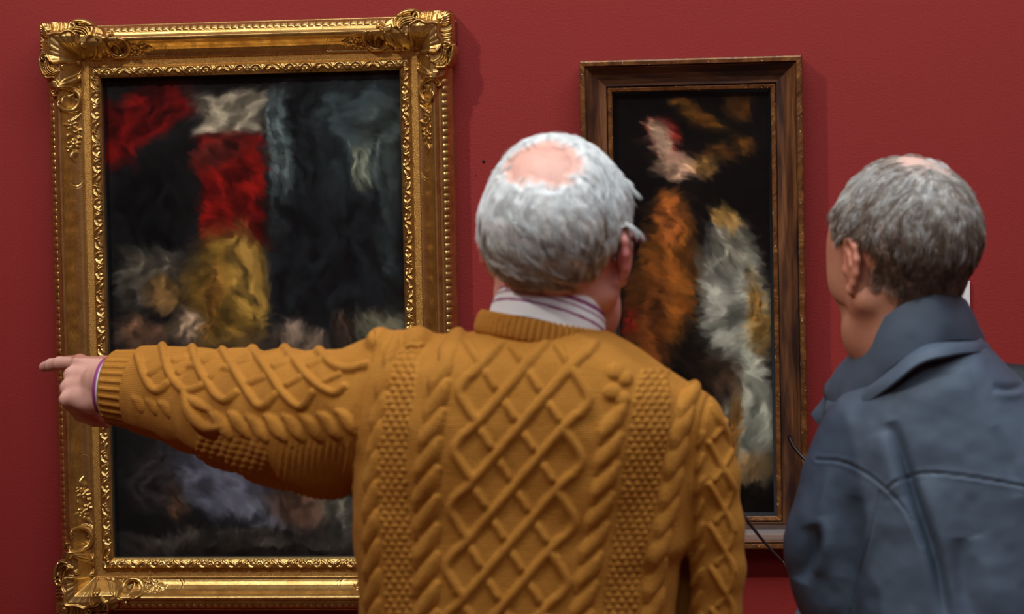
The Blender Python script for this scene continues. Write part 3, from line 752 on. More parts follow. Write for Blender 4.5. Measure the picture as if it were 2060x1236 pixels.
def hand_prims(b, wrist, f, n, s, flex, sc=1.0, thumb=None, k=.006, dorsal=1.0):
    """f: along the hand, n: out of its back, s: towards the index side; flex per finger = (mcp, pip, dip, spread) degrees"""
    f, n, s = unit(f), unit(n), unit(s); R = np.stack([f, s, n], 1); b.frame(R, np.asarray(wrist, float))
    z = sc
    b.chain([(-.05*z, 0, 0), (.0, 0, 0), (.025*z, 0, 0)], [.029*z, .027*z, .026*z], .012)
    b.ell((.046*z, .000, -.002*z), (.050*z, .040*z, .0165*z), .012); b.ell((.030*z, .020*z, -.010*z), (.032*z, .020*z, .016*z), .012)
    b.ell((.035*z, -.024*z, -.010*z), (.036*z, .018*z, .015*z), .012)
    mcp = [(.090, .029), (.092, .008), (.086, -.0125), (.076, -.031)]; L = [(.045, .026, .022), (.050, .030, .023), (.047, .028, .022), (.037, .021, .020)]
    rad = [(.0105, .0092, .0084, .0070), (.0105, .0094, .0086, .0072), (.0100, .0088, .0080, .0068), (.0090, .0078, .0070, .0060)]
    for i in range(4):
        p = np.array([mcp[i][0]*z, mcp[i][1]*z, .001]); b.cone((.020*z, mcp[i][1]*.55*z, .002), p+(-.004, 0, .002), .008*z, .0102*z, .008)
        a, sp = 0.0, math.radians(flex[i][3]); pts = [p]
        for q in range(3):
            a += math.radians(flex[i][q]); d = np.array([math.cos(a)*math.cos(sp), math.sin(sp)*math.cos(a), -math.sin(a)]); pts.append(pts[-1]+d*L[i][q]*z)
        r = [x*z for x in rad[i]]
        b.chain(pts, r, .005, .003)
    th = thumb or [(.018, .022, -.012), (.044, .040, -.026), (.072, .040, -.036), (.094, .032, -.040)]
    b.chain([np.array(t)*z for t in th], [.015*z, .0118*z, .0105*z, .0085*z], .008, .004)
    b.frame()

def stroke_h(X, Y, pts, r0, r1=None, h=1.0, mid=None, sharp=0.5): return ridge(X, Y, pts, r0, r1, h, sharp, mid)
def skin_tint(P, ears, base, red, spots=()):
    t = np.ones((len(P), 3))*np.array(base)
    for c, r, w in ears:
        f = np.exp(-(np.linalg.norm(P-c, axis=1)/r)**2)*w; t = t*(1-f[:, None])+f[:, None]*np.array(red)
    return t
def strands(roots, dirs, norms, length, width, lift, cols, seg=6, curl=0.3, drop=0.25, seed=0, hug=0.075):
    """thin three-sided tapered hairs growing along dirs, springing a little off the scalp"""
    rng = np.random.default_rng(seed); n = len(roots); t = np.linspace(0, 1, seg+1)
    side = np.cross(norms, dirs); side /= np.maximum(np.linalg.norm(side, axis=1, keepdims=True), 1e-9)
    pts = roots[:, None, :]+dirs[:, None, :]*(length[:, None]*t)[..., None]
    pts = pts+norms[:, None, :]*(lift[:, None]*np.sin(t*math.pi*0.85)[None])[..., None]
    pts = pts+side[:, None, :]*((curl*length)[:, None]*(t**2)[None])[..., None]
    pts = pts-norms[:, None, :]*((length**2)[:, None]*(t**2)[None]/(2*hug))[..., None]
    pts[:, :, 2] -= (drop*length[:, None]*(t**2)[None])
    T = np.gradient(pts, axis=1); T /= np.linalg.norm(T, axis=2, keepdims=True)
    U = np.cross(T, norms[:, None, :]); U /= np.maximum(np.linalg.norm(U, axis=2, keepdims=True), 1e-9); Wd = np.cross(T, U)
    r = width[:, None]*(1-0.85*t[None]**1.5); V = []
    for k in range(3):
        a = k*2*math.pi/3+0.5; V.append(pts+r[..., None]*(math.cos(a)*U+math.sin(a)*Wd))
    V = np.stack(V, 2).reshape(-1, 3); m = seg+1
    base = (np.arange(n)*m*3)[:, None, None]; i = (np.arange(seg)*3)[None, :, None]; k = np.arange(3)[None, None, :]
    a = base+i+k; b2 = base+i+(k+1) % 3
    F = np.stack([a, b2, b2+3, a+3], -1).reshape(-1, 4)
    return V, F, np.repeat(cols, m*3, axis=0)
def scalp_points(V, F, N, mask, n, rng):
    """n random points on the faces where mask (per vertex) is high"""
    fm = mask[F].mean(1); a = np.linalg.norm(np.cross(V[F[:, 2]]-V[F[:, 0]], V[F[:, 3]]-V[F[:, 1]]), axis=1)*fm
    i = rng.choice(len(F), n, p=a/a.sum()); w = rng.dirichlet((1, 1, 1, 1), n)
    P = (V[F[i]]*w[..., None]).sum(1); Nn = (N[F[i]]*w[..., None]).sum(1); return P, Nn/np.linalg.norm(Nn, axis=1, keepdims=True)
def ring_band(name, C, ax, ay, rx, ry, prof, n, mat, parent, height=None, stripe=None, arc=None):
    """band around an ellipse C + rx cos ax + ry sin ay; prof = [(out, up), ...]; height(phi, i) displaces outwards"""
    az = np.cross(ax, ay); ph = np.linspace(0, 2*math.pi, n, endpoint=False); V = []
    P = np.array(prof)
    PH, II = np.meshgrid(ph, np.arange(len(P)), indexing='ij'); o = P[:, 0][None].repeat(n, 0); u = P[:, 1][None].repeat(n, 0)
    if height is not None: o = o+height(PH, II)
    V = C+np.cos(PH)[..., None]*(rx+o)[..., None]*ax+np.sin(PH)[..., None]*(ry+o)[..., None]*ay+u[..., None]*az
    me = mesh_np(name, V.reshape(-1, 3), grid_faces(n, len(P), True)[:, ::-1])
    if stripe is not None: set_attr(me, 'tint', stripe(PH, II).reshape(-1, 3))
    return link(name, me, mat)

# ------------------------------------------------------------------ the pointing man
def px_rows(rows, Y):
    """rows (y, x left, x right, half depth) read off the photograph -> z, centre x, half width, half depth"""
    z, cx, a, b = [], [], [], []
    for y, xl, xr, t in rows:
        l, r = at(xl, y, Y), at(xr, y, Y); z.append((l[2]+r[2])/2); cx.append((l[0]+r[0])/2); a.append((r[0]-l[0])/2); b.append(t)
    return np.array(z), np.array(cx), np.array(a), np.array(b)
def pchain(body, st, k, kj=None, shrink=1.0, minus=0.0):
    """tapered limb through (px, py, radius in px, Y)"""
    P = [at(x, y, Y) for x, y, r, Y in st]; R = [r/ppm(Y)*shrink-minus for x, y, r, Y in st]
    body.chain(P, R, k, kj or 0.02); return P, R
def legs(body, cx, cy, ztop, spread, r0=.105, toe=1.0):
    for s in (-1, 1):
        h = np.array([cx+s*spread, cy, ztop]); kn = np.array([cx+s*(spread+.01), cy+.01, .50]); an = np.array([cx+s*(spread+.015), cy-.02, .07])
        body.chain([h, kn, an], [r0, .072, .058], .03)
def shoe(name, x, y, yaw, mat, root):
    b = Body(); R = rotz(yaw); b.frame(R, (x, y, 0))
    b.ell((0, -.02, .055), (.042, .075, .050), .01); b.ell((0, .085, .040), (.046, .115, .036), .02); b.cone((0, -.06, .022), (0, .15, .022), .038, .040, .015)
    b.ell((0, 0.05, -.055), (.3, .3, .058), .004, sub=True)
    V, F = b.mesh(.006, 2); V[:, 2] = np.maximum(V[:, 2], .0005)
    adopt(link('shoe', mesh_np('shoe', V, F), mat), root)

Y1 = -1.0
HC1 = at(1122, 508, Y1)                                # between the ears
HR1 = rotz(math.radians(-14.5))@roty(math.radians(3.5))@rotx(math.radians(4))
root1 = empty('person', (HC1[0]+.0, Y1, 0))
tag(root1, 'white-haired person in a mustard cable-knit jumper pointing left with an outstretched arm', 'person')
torso1 = [(655, 1000, 1195, .062), (668, 965, 1225, .075), (682, 905, 1250, .088), (700, 860, 1275, .098), (725, 815, 1305, .106), (760, 778, 1350, .112), (800, 752, 1388, .118),
          (850, 735, 1405, .124), (950, 716, 1398, .128), (1050, 712, 1388, .130), (1098, 716, 1388, .131), (1128, 720, 1366, .131), (1236, 728, 1356, .132), (1400, 735, 1370, .132), (1600, 742, 1368, .130)]
armL = [(800, 762, 86, -1.0), (740, 815, 118, -.985), (653, 853, 139, -.93), (578, 844, 132, -.85), (483, 826, 116, -.75), (400, 806, 99, -.675), (345, 793, 88, -.625), (300, 787, 80, -.585), (262, 781, 78, -.56)]
armR = [(1372, 868, 78, -1.0), (1412, 960, 66, -1.0), (1436, 1060, 52, -1.0), (1447, 1150, 44, -1.0), (1441, 1236, 43, -.995), (1434, 1340, 48, -.98), (1405, 1390, 44, -.86), (1370, 1400, 38, -.78)]
sw = Body()
z, cx, a, b = px_rows(torso1, Y1); sw.loft(z, cx, np.full(len(z), Y1+.005), a, b, 2.5, .02)
pchain(sw, armL, .045, .03); pchain(sw, armR, .012, .02)
sw.cone(at(1386, 1120, Y1+.07), at(1384, 1330, Y1+.075), .030, .034, .015)
sw.cone(at(925, 722, Y1), at(800, 752, Y1), .030, .046, .03)                 # raised shoulder
sw.cone(at(1250, 762, Y1), at(1368, 856, Y1), .032, .042, .03)
sw.ell(at(838, 697, Y1-.01), (.022, .035, .024), .006); sw.ell(at(764, 690, Y1-.005), (.017, .035, .020), .005)   # gathered wool over the shoulder
sw.ell(at(1180, 860, Y1-.088), (.06, .028, .075), .05); sw.ell(at(920, 860, Y1-.088), (.055, .028, .07), .05)   # shoulder blades
V, F = sw.mesh(.0019, 3); N = vnormals(V, F)
X, Y = topx(V); back = sstep(-.35, .05, -(N@(V.mean(0)-CAM)/np.linalg.norm(V.mean(0)-CAM)))

def knit_relief(X, Y):
    """raised stitches, laid out on the garment in photograph units"""
    H = np.zeros(len(X)); px = 1/1737.0
    def up(h):
        np.maximum(H, h, out=H)
    def st(pts, r0, r1=None, h=4.2, mid=None, sharp=0.6, n=14):
        P = smooth_path(pts, n) if len(pts) > 2 else np.array(pts, float); up(ridge(X, Y, P, r0, r1, h, sharp, mid))
    # centre panel: lattice of travelling ribs
    Lp = lambda k: np.array([918-8.8*k, 784+118*k]); Rp = lambda k: np.array([1190-14.5*k, 804+123*k])
    slash = np.full(len(X), 1e9)
    for k in range(-1, 9):
        a, b = Lp(k)+(6, 0), Rp(k-3)+(-6, 0)
        n = (b-a)/np.linalg.norm(b-a)
        pts = [a+(36, 66), a+(11, 29), a+(0, 3), a+(15, -24), a+n*78, b-n*78, b+(-15, 27), b+(0, 1), b+(-10, -25), b+(-34, -62)]
        P = smooth_path(pts, 60); D, T = seg_dist(X, Y, P[14:-14]); slash = np.minimum(slash, D)
        m = Y > 690
        up(ridge(X, Y, P, 10.5, 10.5, 5.0, .6)*m)
    for k in range(-4, 7):
        a, b = Lp(k)+(2, 4), Rp(k+3)+(0, -4); n = (b-a)/np.linalg.norm(b-a)
        P = smooth_path([a+n*50, a+n*90, b-n*90, b-n*50], 20); r = ridge(X, Y, P, 9.0, 9.0, 4.6, .6)*(X > 900)*(Y > 694)
        # it ducks under each rib it meets: bare just below the crossing, full just above the next
        up(r*sstep(8, 20, slash+0))
    # rope cables
    def cable(axis, y0, period, w, lean, h=5.0, fat=9.0, y1=1600, flip=1):
        A = np.array(axis, float); y = y0
        while y < y1:
            cxx = np.interp(y, A[:, 1], A[:, 0]); ww = w
            p = [(cxx-flip*ww*.8, y+lean*.74), (cxx-flip*ww*.55, y+lean*.34), (cxx+flip*ww*.3, y-lean*.16), (cxx+flip*ww*.85, y-lean*.62)]
            st(p, fat*.5, fat*.72, h, fat*1.25, .65)
            y += period
    axA = [(915, 670), (906, 698), (886, 749), (878, 806), (868, 867), (860, 929), (857, 991), (857, 1140), (860, 1600)]
    axB = [(792, 690), (773, 765), (762, 821), (757, 888), (749, 960), (747, 1037), (749, 1114), (752, 1600)]
    axC = [(1250, 700), (1246, 734), (1241, 790), (1235, 826), (1228, 867), (1220, 929), (1212, 991), (1200, 1053), (1189, 1114), (1176, 1186), (1160, 1300), (1140, 1600)]
    axD = [(1392, 770), (1380, 826), (1364, 888), (1354, 950), (1343, 1011), (1336, 1063), (1323, 1114), (1313, 1191), (1290, 1600)]
    cable(axA, 690, 58, 24, 58, 7.0, fat=14); cable(axB, 706, 60, 13, 54, 5.6, fat=11); cable(axD, 800, 61, 20, 60, 7.0, fat=13.5); cable(axC, 850, 60, 27, 54, 7.0, fat=14.5)
    for (x, y) in ((1246, 748), (1240, 790)):          # two round knots at the head of the right cable
        up(dome(X, Y, x-8, y, 19, 17, 5.5)); up(dome(X, Y, x+12, y+14, 16, 16, 5.5))
    # blackberry panels
    def berries(axis, half, y0, y1, dx=17.0, dy=12.5):
        A = np.array(axis, float); c = np.interp(Y, A[:, 1], A[:, 0]); hw = np.interp(Y, A[:, 1], half)
        r = np.floor((Y-y0)/dy); off = (r % 2)*dx/2; wv = 2.2*vnoise(np.stack([X, Y], -1), .05, 3); u = (X-c+off+5*dx+wv) % dx-dx/2; v = (Y-y0) % dy-dy/2
        e = 1-(u/(dx*.52))**2-(v/(dy*.58))**2
        up(3.6*np.clip(e, 0, 1)**.6*(np.abs(X-c) < hw)*(Y > y0)*(Y < y1))
    berries([(838, 690), (819, 718), (801, 816), (791, 909), (793, 1011), (801, 1114), (803, 1207), (806, 1600)], [20, 22, 27, 28, 28, 28, 28, 28, ], 690, 1600)
    berries([(1322, 735), (1313, 765), (1308, 847), (1295, 929), (1282, 1011), (1266, 1089), (1251, 1191), (1235, 1600)], [24, 30, 40, 38, 36, 34, 33, 33], 742, 1600)
    return H
def sleeve_relief(X, Y):
    H = np.zeros(len(X))
    def st(pts, r0, r1=None, h=4.6, mid=None, sharp=0.6, n=18):
        P = smooth_path(pts, n) if len(pts) > 2 else np.array(pts, float); np.maximum(H, ridge(X, Y, P, r0, r1, h, sharp, mid), out=H)
    for p in ([(276, 716), (283, 742), (293, 761), (306, 781), (321, 786), (339, 771)], [(325, 690), (329, 708), (339, 747), (354, 771), (370, 786), (388, 784), (408, 775)],
              [(384, 690), (388, 708), (402, 747), (417, 771), (439, 799), (458, 806), (477, 790)], [(440, 690), (448, 706), (473, 747), (494, 781), (512, 808), (530, 819), (556, 795)],
              [(500, 690), (513, 711), (543, 753), (566, 787), (589, 812), (609, 818), (630, 790)], [(570, 700), (593, 726), (615, 753), (646, 779), (672, 791), (690, 777)],
              [(640, 705), (668, 732), (700, 742), (742, 730)]):
        st(p, 8.5, 8.5, 5.4)
    for p in ([(303, 754), (325, 737)], [(351, 726), (373, 717)], [(359, 749), (374, 736), (393, 737)], [(410, 727), (431, 717)], [(424, 759), (443, 742), (460, 743)], [(473, 731), (502, 719)],
              [(497, 774), (531, 758)], [(552, 738), (580, 725)], [(578, 775), (606, 760)], [(622, 735), (646, 722)], [(652, 768), (682, 752)]):
        st(p, 6.5, 6.5, 4.0)
    for x in range(8):                                   # rope cable along the arm
        cx_, cy_ = 448+x*36, 856+(6 if x > 1 else 0)-max(0, x-5)*5
        st([(cx_-22, cy_-24), (cx_-12, cy_-18), (cx_+2, cy_+2), (cx_+17, cy_+22)], 6, 7, 5.6, 14)
    for x in range(3):
        st([(268+x*27, 800+x*5), (278+x*27, 808+x*5), (286+x*27, 826+x*5)], 5, 5, 3.0, 9)
    st([(374, 792), (381, 822), (397, 846), (424, 862), (452, 858)], 9, 9, 7.5, 13)          # wool pushed into a fold at the elbow
    st([(380, 800), (398, 812), (424, 826)], 8, 6, 5.0, 10)
    m = (Y > 872) & (X > 395) & (X < 540); u = (X*0.9+(Y-880)*0.45) % 17-8.5; v = (Y-(X-400)*.22) % 12-6
    H = np.maximum(H, 1.9*np.clip(1-(u/8.5)**2-(v/6.2)**2, 0, 1)**.5*m)
    m = (Y > 885) & (X > 545); H = np.maximum(H, 2.0*np.clip(np.sin((X+0.15*Y)*2*math.pi/13), 0, 1)*m*sstep(545, 580, X)*sstep(880, 900, Y))
    return H
def rsleeve_relief(X, Y):
    H = np.zeros(len(X))
    def st(pts, r0, r1=None, h=4.2, mid=None, n=18): np.maximum(H, ridge(X, Y, smooth_path(pts, n), r0, r1, h, .6, mid), out=H)
    for k in range(9):
        y = 838+k*84
        st([(1424+k*2, y-30), (1440+k*2, y), (1463+k*1.5, y+40), (1474, y+62)], 7, 7, 4.6); st([(1474, y-22), (1458+k*2, y+10), (1436+k*2, y+44)], 6, 6, 3.6)
    for k in range(12): st([(1398, 905+k*46), (1406, 888+k*46), (1414, 870+k*46)], 4, 5, 4.2, 8)
    return H
seamL = lambda Y: np.interp(Y, [640, 696, 771, 885, 961, 1012], [752, 748, 727, 712, 704, 700])
seamR = lambda Y: np.interp(Y, [780, 829, 929, 1040, 1110, 1236, 1400], [1432, 1416, 1400, 1394, 1392, 1378, 1380])
mL = (X < seamL(Y)) & (Y < 1016); mR = (X > seamR(Y)) & ((Y > 815))
Hk = np.where(mL, 0, np.where(mR, 0, knit_relief(X, Y)))
Hk[mL] = sleeve_relief(X[mL], Y[mL]); Hk[mR] = rsleeve_relief(X[mR], Y[mR])
for pts in ([(750, 668), (748, 696), (727, 771), (712, 885), (704, 961), (700, 1012)], [(1425, 800), (1416, 829), (1400, 929), (1394, 1040), (1391, 1110)]):
    Hk -= ridge(X, Y, np.array(pts, float), 6, 6, 3.2, .8)
bag = 2.0*fbm(np.stack([V[:, 0], V[:, 2], V[:, 1]], -1), 9, 3)+1.6*fbm(V, 26, 8, 2)
Hk = (Hk*np.where(Y > 0, 1, 1)+bag)*.001*1.0
V = V+N*Hk[:, None]; V = smooth_mesh(V, F, 1, .35)
fx = X[F].mean(1); fy = Y[F].mean(1)
CA = at(286, 785, -.572); AX = unit(np.array([-.985, .13, .09]))
vis = ((V-CA)@AX)[F].max(1) < 0.002
isL = (fx < seamL(fy)) & (fy < 1016); isR = (fx > seamR(fy)) & (fy > 815)
def submesh(V, F, sel):
    f = F[sel]; u, inv = np.unique(f, return_inverse=True); return V[u], inv.reshape(f.shape)
jumper = adopt(link('jumper', mesh_np('jumper', *submesh(V, F, ~(isL | isR))), MAT['knit']), root1)
for m in (isL & vis, isR): adopt2(link('sleeve', mesh_np('sleeve', *submesh(V, F, m)), MAT['knit']), jumper)

# ribbed cuff on the pointing arm, shirt cuff under it
ca, ax = CA, AX; cb = ca+ax*.048; av = unit(np.array([0, 0, 1.0])-ax*ax[2]); au = np.cross(av, ax)
def cuff(name, c, ax, rx, ry, L, flare, nrib, mat, parent, amp=.0022):
    n = nrib*14; prof = [(-.006, -.004), (-.001, .000), (.002, .004)]+[(.003+flare*t, L*t) for t in np.linspace(.1, .9, 12)]+[(.003+flare, L*.95), (.001+flare, L), (-.004+flare, L-.003), (-.010, L*.6)]
    av = unit(np.array([0, 0, 1.0])-ax*ax[2]); au = np.cross(av, ax)
    def hgt(PH, II):
        m = ((II > 1) & (II < 15)); return m*amp*(np.clip(np.sin(PH*nrib), -.55, 1)+.55)/1.55
    return adopt2(ring_band(name, c, au, av, rx, ry, prof, n, mat, None, hgt), parent)
cuff('cuff', ca, ax, (.0525), .0515, .046, -.005, 30, MAT['knit'], jumper)
wl_, pu_ = np.array(lin(243, 246, 250)), np.array(lin(150, 62, 128))
scuff = ring_band('shirt_cuff', cb-ax*.010, au, av, .0405, .0395, [(0, 0), (.001, .006), (.001, .012), (.001, .0135), (.0005, .018), (-.001, .0185), (-.003, .016), (-.006, 0)], 64, MAT['stripe'], None,
    None, lambda PH, II: np.where((II >= 3)[..., None], pu_, wl_))
adopt(scuff, root1)

# neckband and striped collar
nc = at(1092, 668, Y1+.0); tilt = rotz(math.radians(-7))@roty(math.radians(10.5))@rotx(math.radians(-5)); tilc = rotz(math.radians(-7))@roty(math.radians(12))@rotx(math.radians(-20)); cxa, cya = tilc@np.array([1.0, 0, 0]), tilc@np.array([0, 1.0, 0])
nx, ny = tilt@np.array([1.0, 0, 0]), tilt@np.array([0, 1.0, 0])
prof = [(-.010, -.016), (.002, -.0150), (.004, -.010), (.0042, -.004), (.0034, .003), (.0018, .010), (-.001, .0135), (-.005, .013), (-.009, .006)]
nb = ring_band('neckband', nc, nx, ny, .0745, .078, prof, 620, MAT['knit'], None, lambda PH, II: ((II > 1) & (II < 7))*.0013*np.sin(PH*62))
adopt2(nb, jumper)
cprof = [(.0092-.0062*max(t, 0), .030*t) for t in np.linspace(-.7, 1, 76)]+[(.001, .0305), (-.002, .028), (-.002, -.01)]
def cstripe(PH, II):
    d = .0305-np.array([p[1] for p in cprof])[II]+.0012*np.sin(PH*2+1)
    return np.where(((d < .0044) | ((d > .0120) & (d < .0168)) | ((d > .0212) & (d < .0232)) | ((d > .031) & (d < .034)))[..., None], pu_, wl_)
col = ring_band('shirt_collar', at(1103, 643, Y1+.001), cxa, cya, .0590, .0650, cprof, 120, MAT['stripe'], None, None, cstripe)
adopt(col, root1)

# the body under the clothes: head, neck, chest, arms and hands in one skin
bd = Body()
head_prims(bd, HR1, HC1); ear_prims(bd, HR1, HC1, .56, .0745)
bd.frame(); nk = at(1096, 640, Y1+.005)
bd.cone(HC1+HR1@np.array([0, -.014, -.030]), nk, .0485, .050, .03); bd.cone(nk, at(1085, 740, Y1+.01), .050, .055, .03)
bd.loft(z-.012, cx, np.full(len(z), Y1+.005), a-.024, b-.024, 2.4, .03) if False else None
zz, cc, aa, bb = px_rows([(720, 950, 1240, .045), (790, 880, 1310, .065), (900, 820, 1310, .08), (1236, 810, 1290, .09), (1560, 810, 1290, .09)], Y1); bd.loft(zz, cc, np.full(len(zz), Y1+.01), aa, bb, 2.3, .03)
bd.chain([at(830, 800, -1.0), at(560, 830, -.82), at(330, 790, -.60), at(236, 773, -.537)], [.042, .038, .034, .0265], .02)
bd.chain([at(1366, 880, -1.0), at(1430, 1000, -1.0), at(1441, 1150, -1.0), at(1434, 1345, -.98), at(1340, 1405, -.74)], [.034, .026, .018, .022, .022], .015)
wrist = at(232, 768, -.535); fdir = unit(np.array([-.84, .54, -.02]))
nd = unit(np.cross(fdir, [0, 0, 1])); nd = nd if nd[1] < 0 else -nd
nd = unit(nd*math.cos(math.radians(38))+np.array([0, 0, 1])*math.sin(math.radians(38))); nd = unit(nd-fdir*(nd@fdir)); sd = np.cross(fdir, nd); sd = sd if sd[2] > 0 else -sd
hand_prims(bd, wrist, fdir, nd, sd, [(6, 6, 4, 2), (64, 62, 26, 0), (72, 60, 30, 0), (78, 52, 30, -3)], 1.06)
wr = at(1340, 1405, -.74); f2 = unit([-.75, .55, .1]); n2 = unit(np.cross(f2, [0, 0, 1])); n2 = n2 if n2[1] > 0 else -n2
hand_prims(bd, wr, f2, n2, np.cross(n2, f2), [(30, 45, 25, 4), (36, 48, 25, 0), (42, 48, 25, 0), (46, 48, 25, -4)], 1.0)
bV, bF = bd.mesh(.0019, 2); bN = vnormals(bV, bF)
ears1 = [HC1+HR1@np.array([s*.085, -.012, 0]) for s in (-1, 1)]
tint = skin_tint(bV, [(e, .036, .75) for e in ears1]+[(HC1+HR1@np.array([0, .105, -.02]), .03, .4), (HC1+HR1@np.array([.05, .06, -.03]), .04, .45)], lin(230, 178, 162), lin(208, 96, 96))
neck_shade = np.clip((HC1[2]-.05-bV[:, 2])/.06, 0, 1)*(bV[:, 2] > 1.45)                                   # ruddy neck, with the shade under the hair painted into its tint
tint = tint*(1-.8*neck_shade[:, None])+.8*neck_shade[:, None]*np.array(lin(178, 112, 94))
me = mesh_np('body', bV, bF); set_attr(me, 'tint', tint); body1 = adopt(link('body', me, MAT['skin1']), root1)
# fingernail of the index finger
Rf = np.stack([fdir, sd, nd], 1)

def eyes(HR, HC, root):
    for s in (-1, 1):
        c = HC+HR@np.array([s*.031, .0874, .005]); me = bpy.data.meshes.new('eye'); bm = bmesh.new(); bmesh.ops.create_uvsphere(bm, u_segments=24, v_segments=16, radius=.0102)
        for v in bm.verts: v.co = Vector(HR@np.array([v.co.x, v.co.z, -v.co.y])+c)
        for f in bm.faces:
            f.smooth = True
            if (HR.T@(np.array(f.calc_center_median())-c))[1] > .0090: f.material_index = 1
        bm.to_mesh(me); bm.free(); adopt(link('eye', me, [MAT['eye'], MAT['iris']]), root)
eyes(HR1, HC1, root1)

def hair(name, V, F, N, HC, HR, mask_fn, flow_fn, len_fn, n_clump, n_hair, thick, cols, mat, root, seed, width, lift, curl, drop, skin):
    rng = np.random.default_rng(seed)
    L = (V-HC)@HR; m = mask_fn(L)
    sel = (m[F].min(1) > 0.02); f = F[sel]; u, inv = np.unique(f, return_inverse=True); cf = inv.reshape(f.shape); Vc, Nc, mc = V[u], N[u], m[u]
    Lc = L[u]; fl = flow_fn(Lc)
    nz = fbm(Vc, 70, seed, 2)+.7*vnoise(Vc, 170, seed+3)
    cap = Vc+Nc*(thick*mc*(1+.22*nz))[:, None]
    # clumps of hair
    if not callable(cols): pal = cols; cols = lambda L, rng: pal[rng.integers(0, len(pal), len(L))]
    capc = smooth_mesh(cols(Lc, rng), cf, 10, .5)*(.80+.12*nz[:, None]); sk = sstep(.15, .85, mc)[:, None]; capc = capc*sk+np.array(skin)*(1-sk)
    P, Nn = scalp_points(V, F, N, m, n_clump, rng); Lp = (P-HC)@HR; mp = np.clip(mask_fn(Lp), 0, 1)
    def tangent(D, Nn):
        D = D-Nn*(D*Nn).sum(1, keepdims=True); return D/np.maximum(np.linalg.norm(D, axis=1, keepdims=True), 1e-9)
    dr = tangent(flow_fn(Lp)@HR.T, Nn)
    ln = len_fn(Lp)*rng.uniform(.75, 1.2, n_clump)
    root_p = P+Nn*(thick*mp*rng.uniform(.35, 1.0, n_clump))[:, None]
    per = max(1, n_hair//n_clump); idx = np.repeat(np.arange(n_clump), per); n = len(idx)
    side = np.cross(Nn, dr); sp = rng.normal(0, 1, (n, 2)); w = .0032
    r0 = root_p[idx]+side[idx]*(sp[:, :1]*w)+dr[idx]*(sp[:, 1:]*w*1.2)+Nn[idx]*(rng.normal(0, .0009, n))[:, None]
    tip = root_p[idx]+dr[idx]*ln[idx][:, None]+side[idx]*(sp[:, :1]*w*.45)
    d = tip-r0; le = np.linalg.norm(d, axis=1); d /= le[:, None]
    cv = cols(Lp, rng)[idx]*np.exp(rng.normal(0, .10, n))[:, None]
    cc_ = (rng.normal(0, curl, n_clump)+.6*curl)[idx]+rng.normal(0, .05, n)
    sv, sf, sc_ = strands(r0, d, Nn[idx], le, np.full(n, width)*rng.uniform(.7, 1.2, n), lift*rng.uniform(.3, 1.0, n_clump)[idx], cv, 6, cc_, drop, seed+1)
    allV = np.concatenate([cap, sv]); allF = np.concatenate([cf, sf+len(cap)])
    me = mesh_np(name, allV, allF); set_attr(me, 'tint', np.clip(np.concatenate([capc, sc_]), 0, 1))
    return adopt(link(name, me, mat), root)
def mask1(L):
    x, y, zz = L[:, 0], L[:, 1], L[:, 2]
    low = np.where(y < -.02, -.030+np.clip((np.abs(x)-.03), 0, .06)*.55, -.030+.018+(y+.02)*1.4)
    m = sstep(-.004, .012, zz-low)
    m = m*(1-sstep(.046, .062, y)*sstep(.0, .09, .10-zz+.02))*(1-sstep(.055, .075, y))
    d = np.hypot((x-.006)/.050, np.hypot(y+.070, zz-.108)/.036)+.22*vnoise(L, 60, 4)+.12*vnoise(L, 140, 6)
    m = m*(1-(1-sstep(.62, 1.35, d)))
    ear = (np.abs(x) > .058)*(np.hypot(y+.004, zz+.004) < .036)*(y > -.034); return m*(1-ear*1.0)
def flow1(L):
    x, y, zz = L[:, 0], L[:, 1], L[:, 2]
    top = sstep(.06, .12, zz)
    D = np.stack([.15+x*3.0, -1.0*top-.15+.0*y, -1.0+0*x], -1)
    D[:, 0] += vnoise(L, 42, 5)*.8+np.where(zz < .03, .45, .1)
    D[:, 1] += np.where((np.abs(x) > .05) & (zz > .05), .15, 0)-.2*(y > .0)*(zz < .05)
    c = np.array([.004, -.070, .108]); away = L-c; r = np.linalg.norm(away, axis=1); w = 1-sstep(.036, .075, r)
    return D*(1-w[:, None])+w[:, None]*away/np.maximum(r, 1e-6)[:, None]*1.6
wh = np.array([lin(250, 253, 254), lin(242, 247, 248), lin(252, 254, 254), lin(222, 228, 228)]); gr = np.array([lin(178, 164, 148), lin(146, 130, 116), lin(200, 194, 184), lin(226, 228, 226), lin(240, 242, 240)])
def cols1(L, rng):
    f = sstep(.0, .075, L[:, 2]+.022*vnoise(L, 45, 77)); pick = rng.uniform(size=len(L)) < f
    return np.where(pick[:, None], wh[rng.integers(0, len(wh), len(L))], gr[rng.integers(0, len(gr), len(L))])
hair('hair', bV, bF, bN, HC1, HR1, mask1, flow1, lambda L: np.where(L[:, 2] > .03, .034, .024)*np.where(np.abs(L[:, 0]) > .06, .75, 1), 1000, 17000, .0060, cols1, MAT['hair1'], root1, 3, .00034, .0034, .30, .04, lin(230, 178, 162))

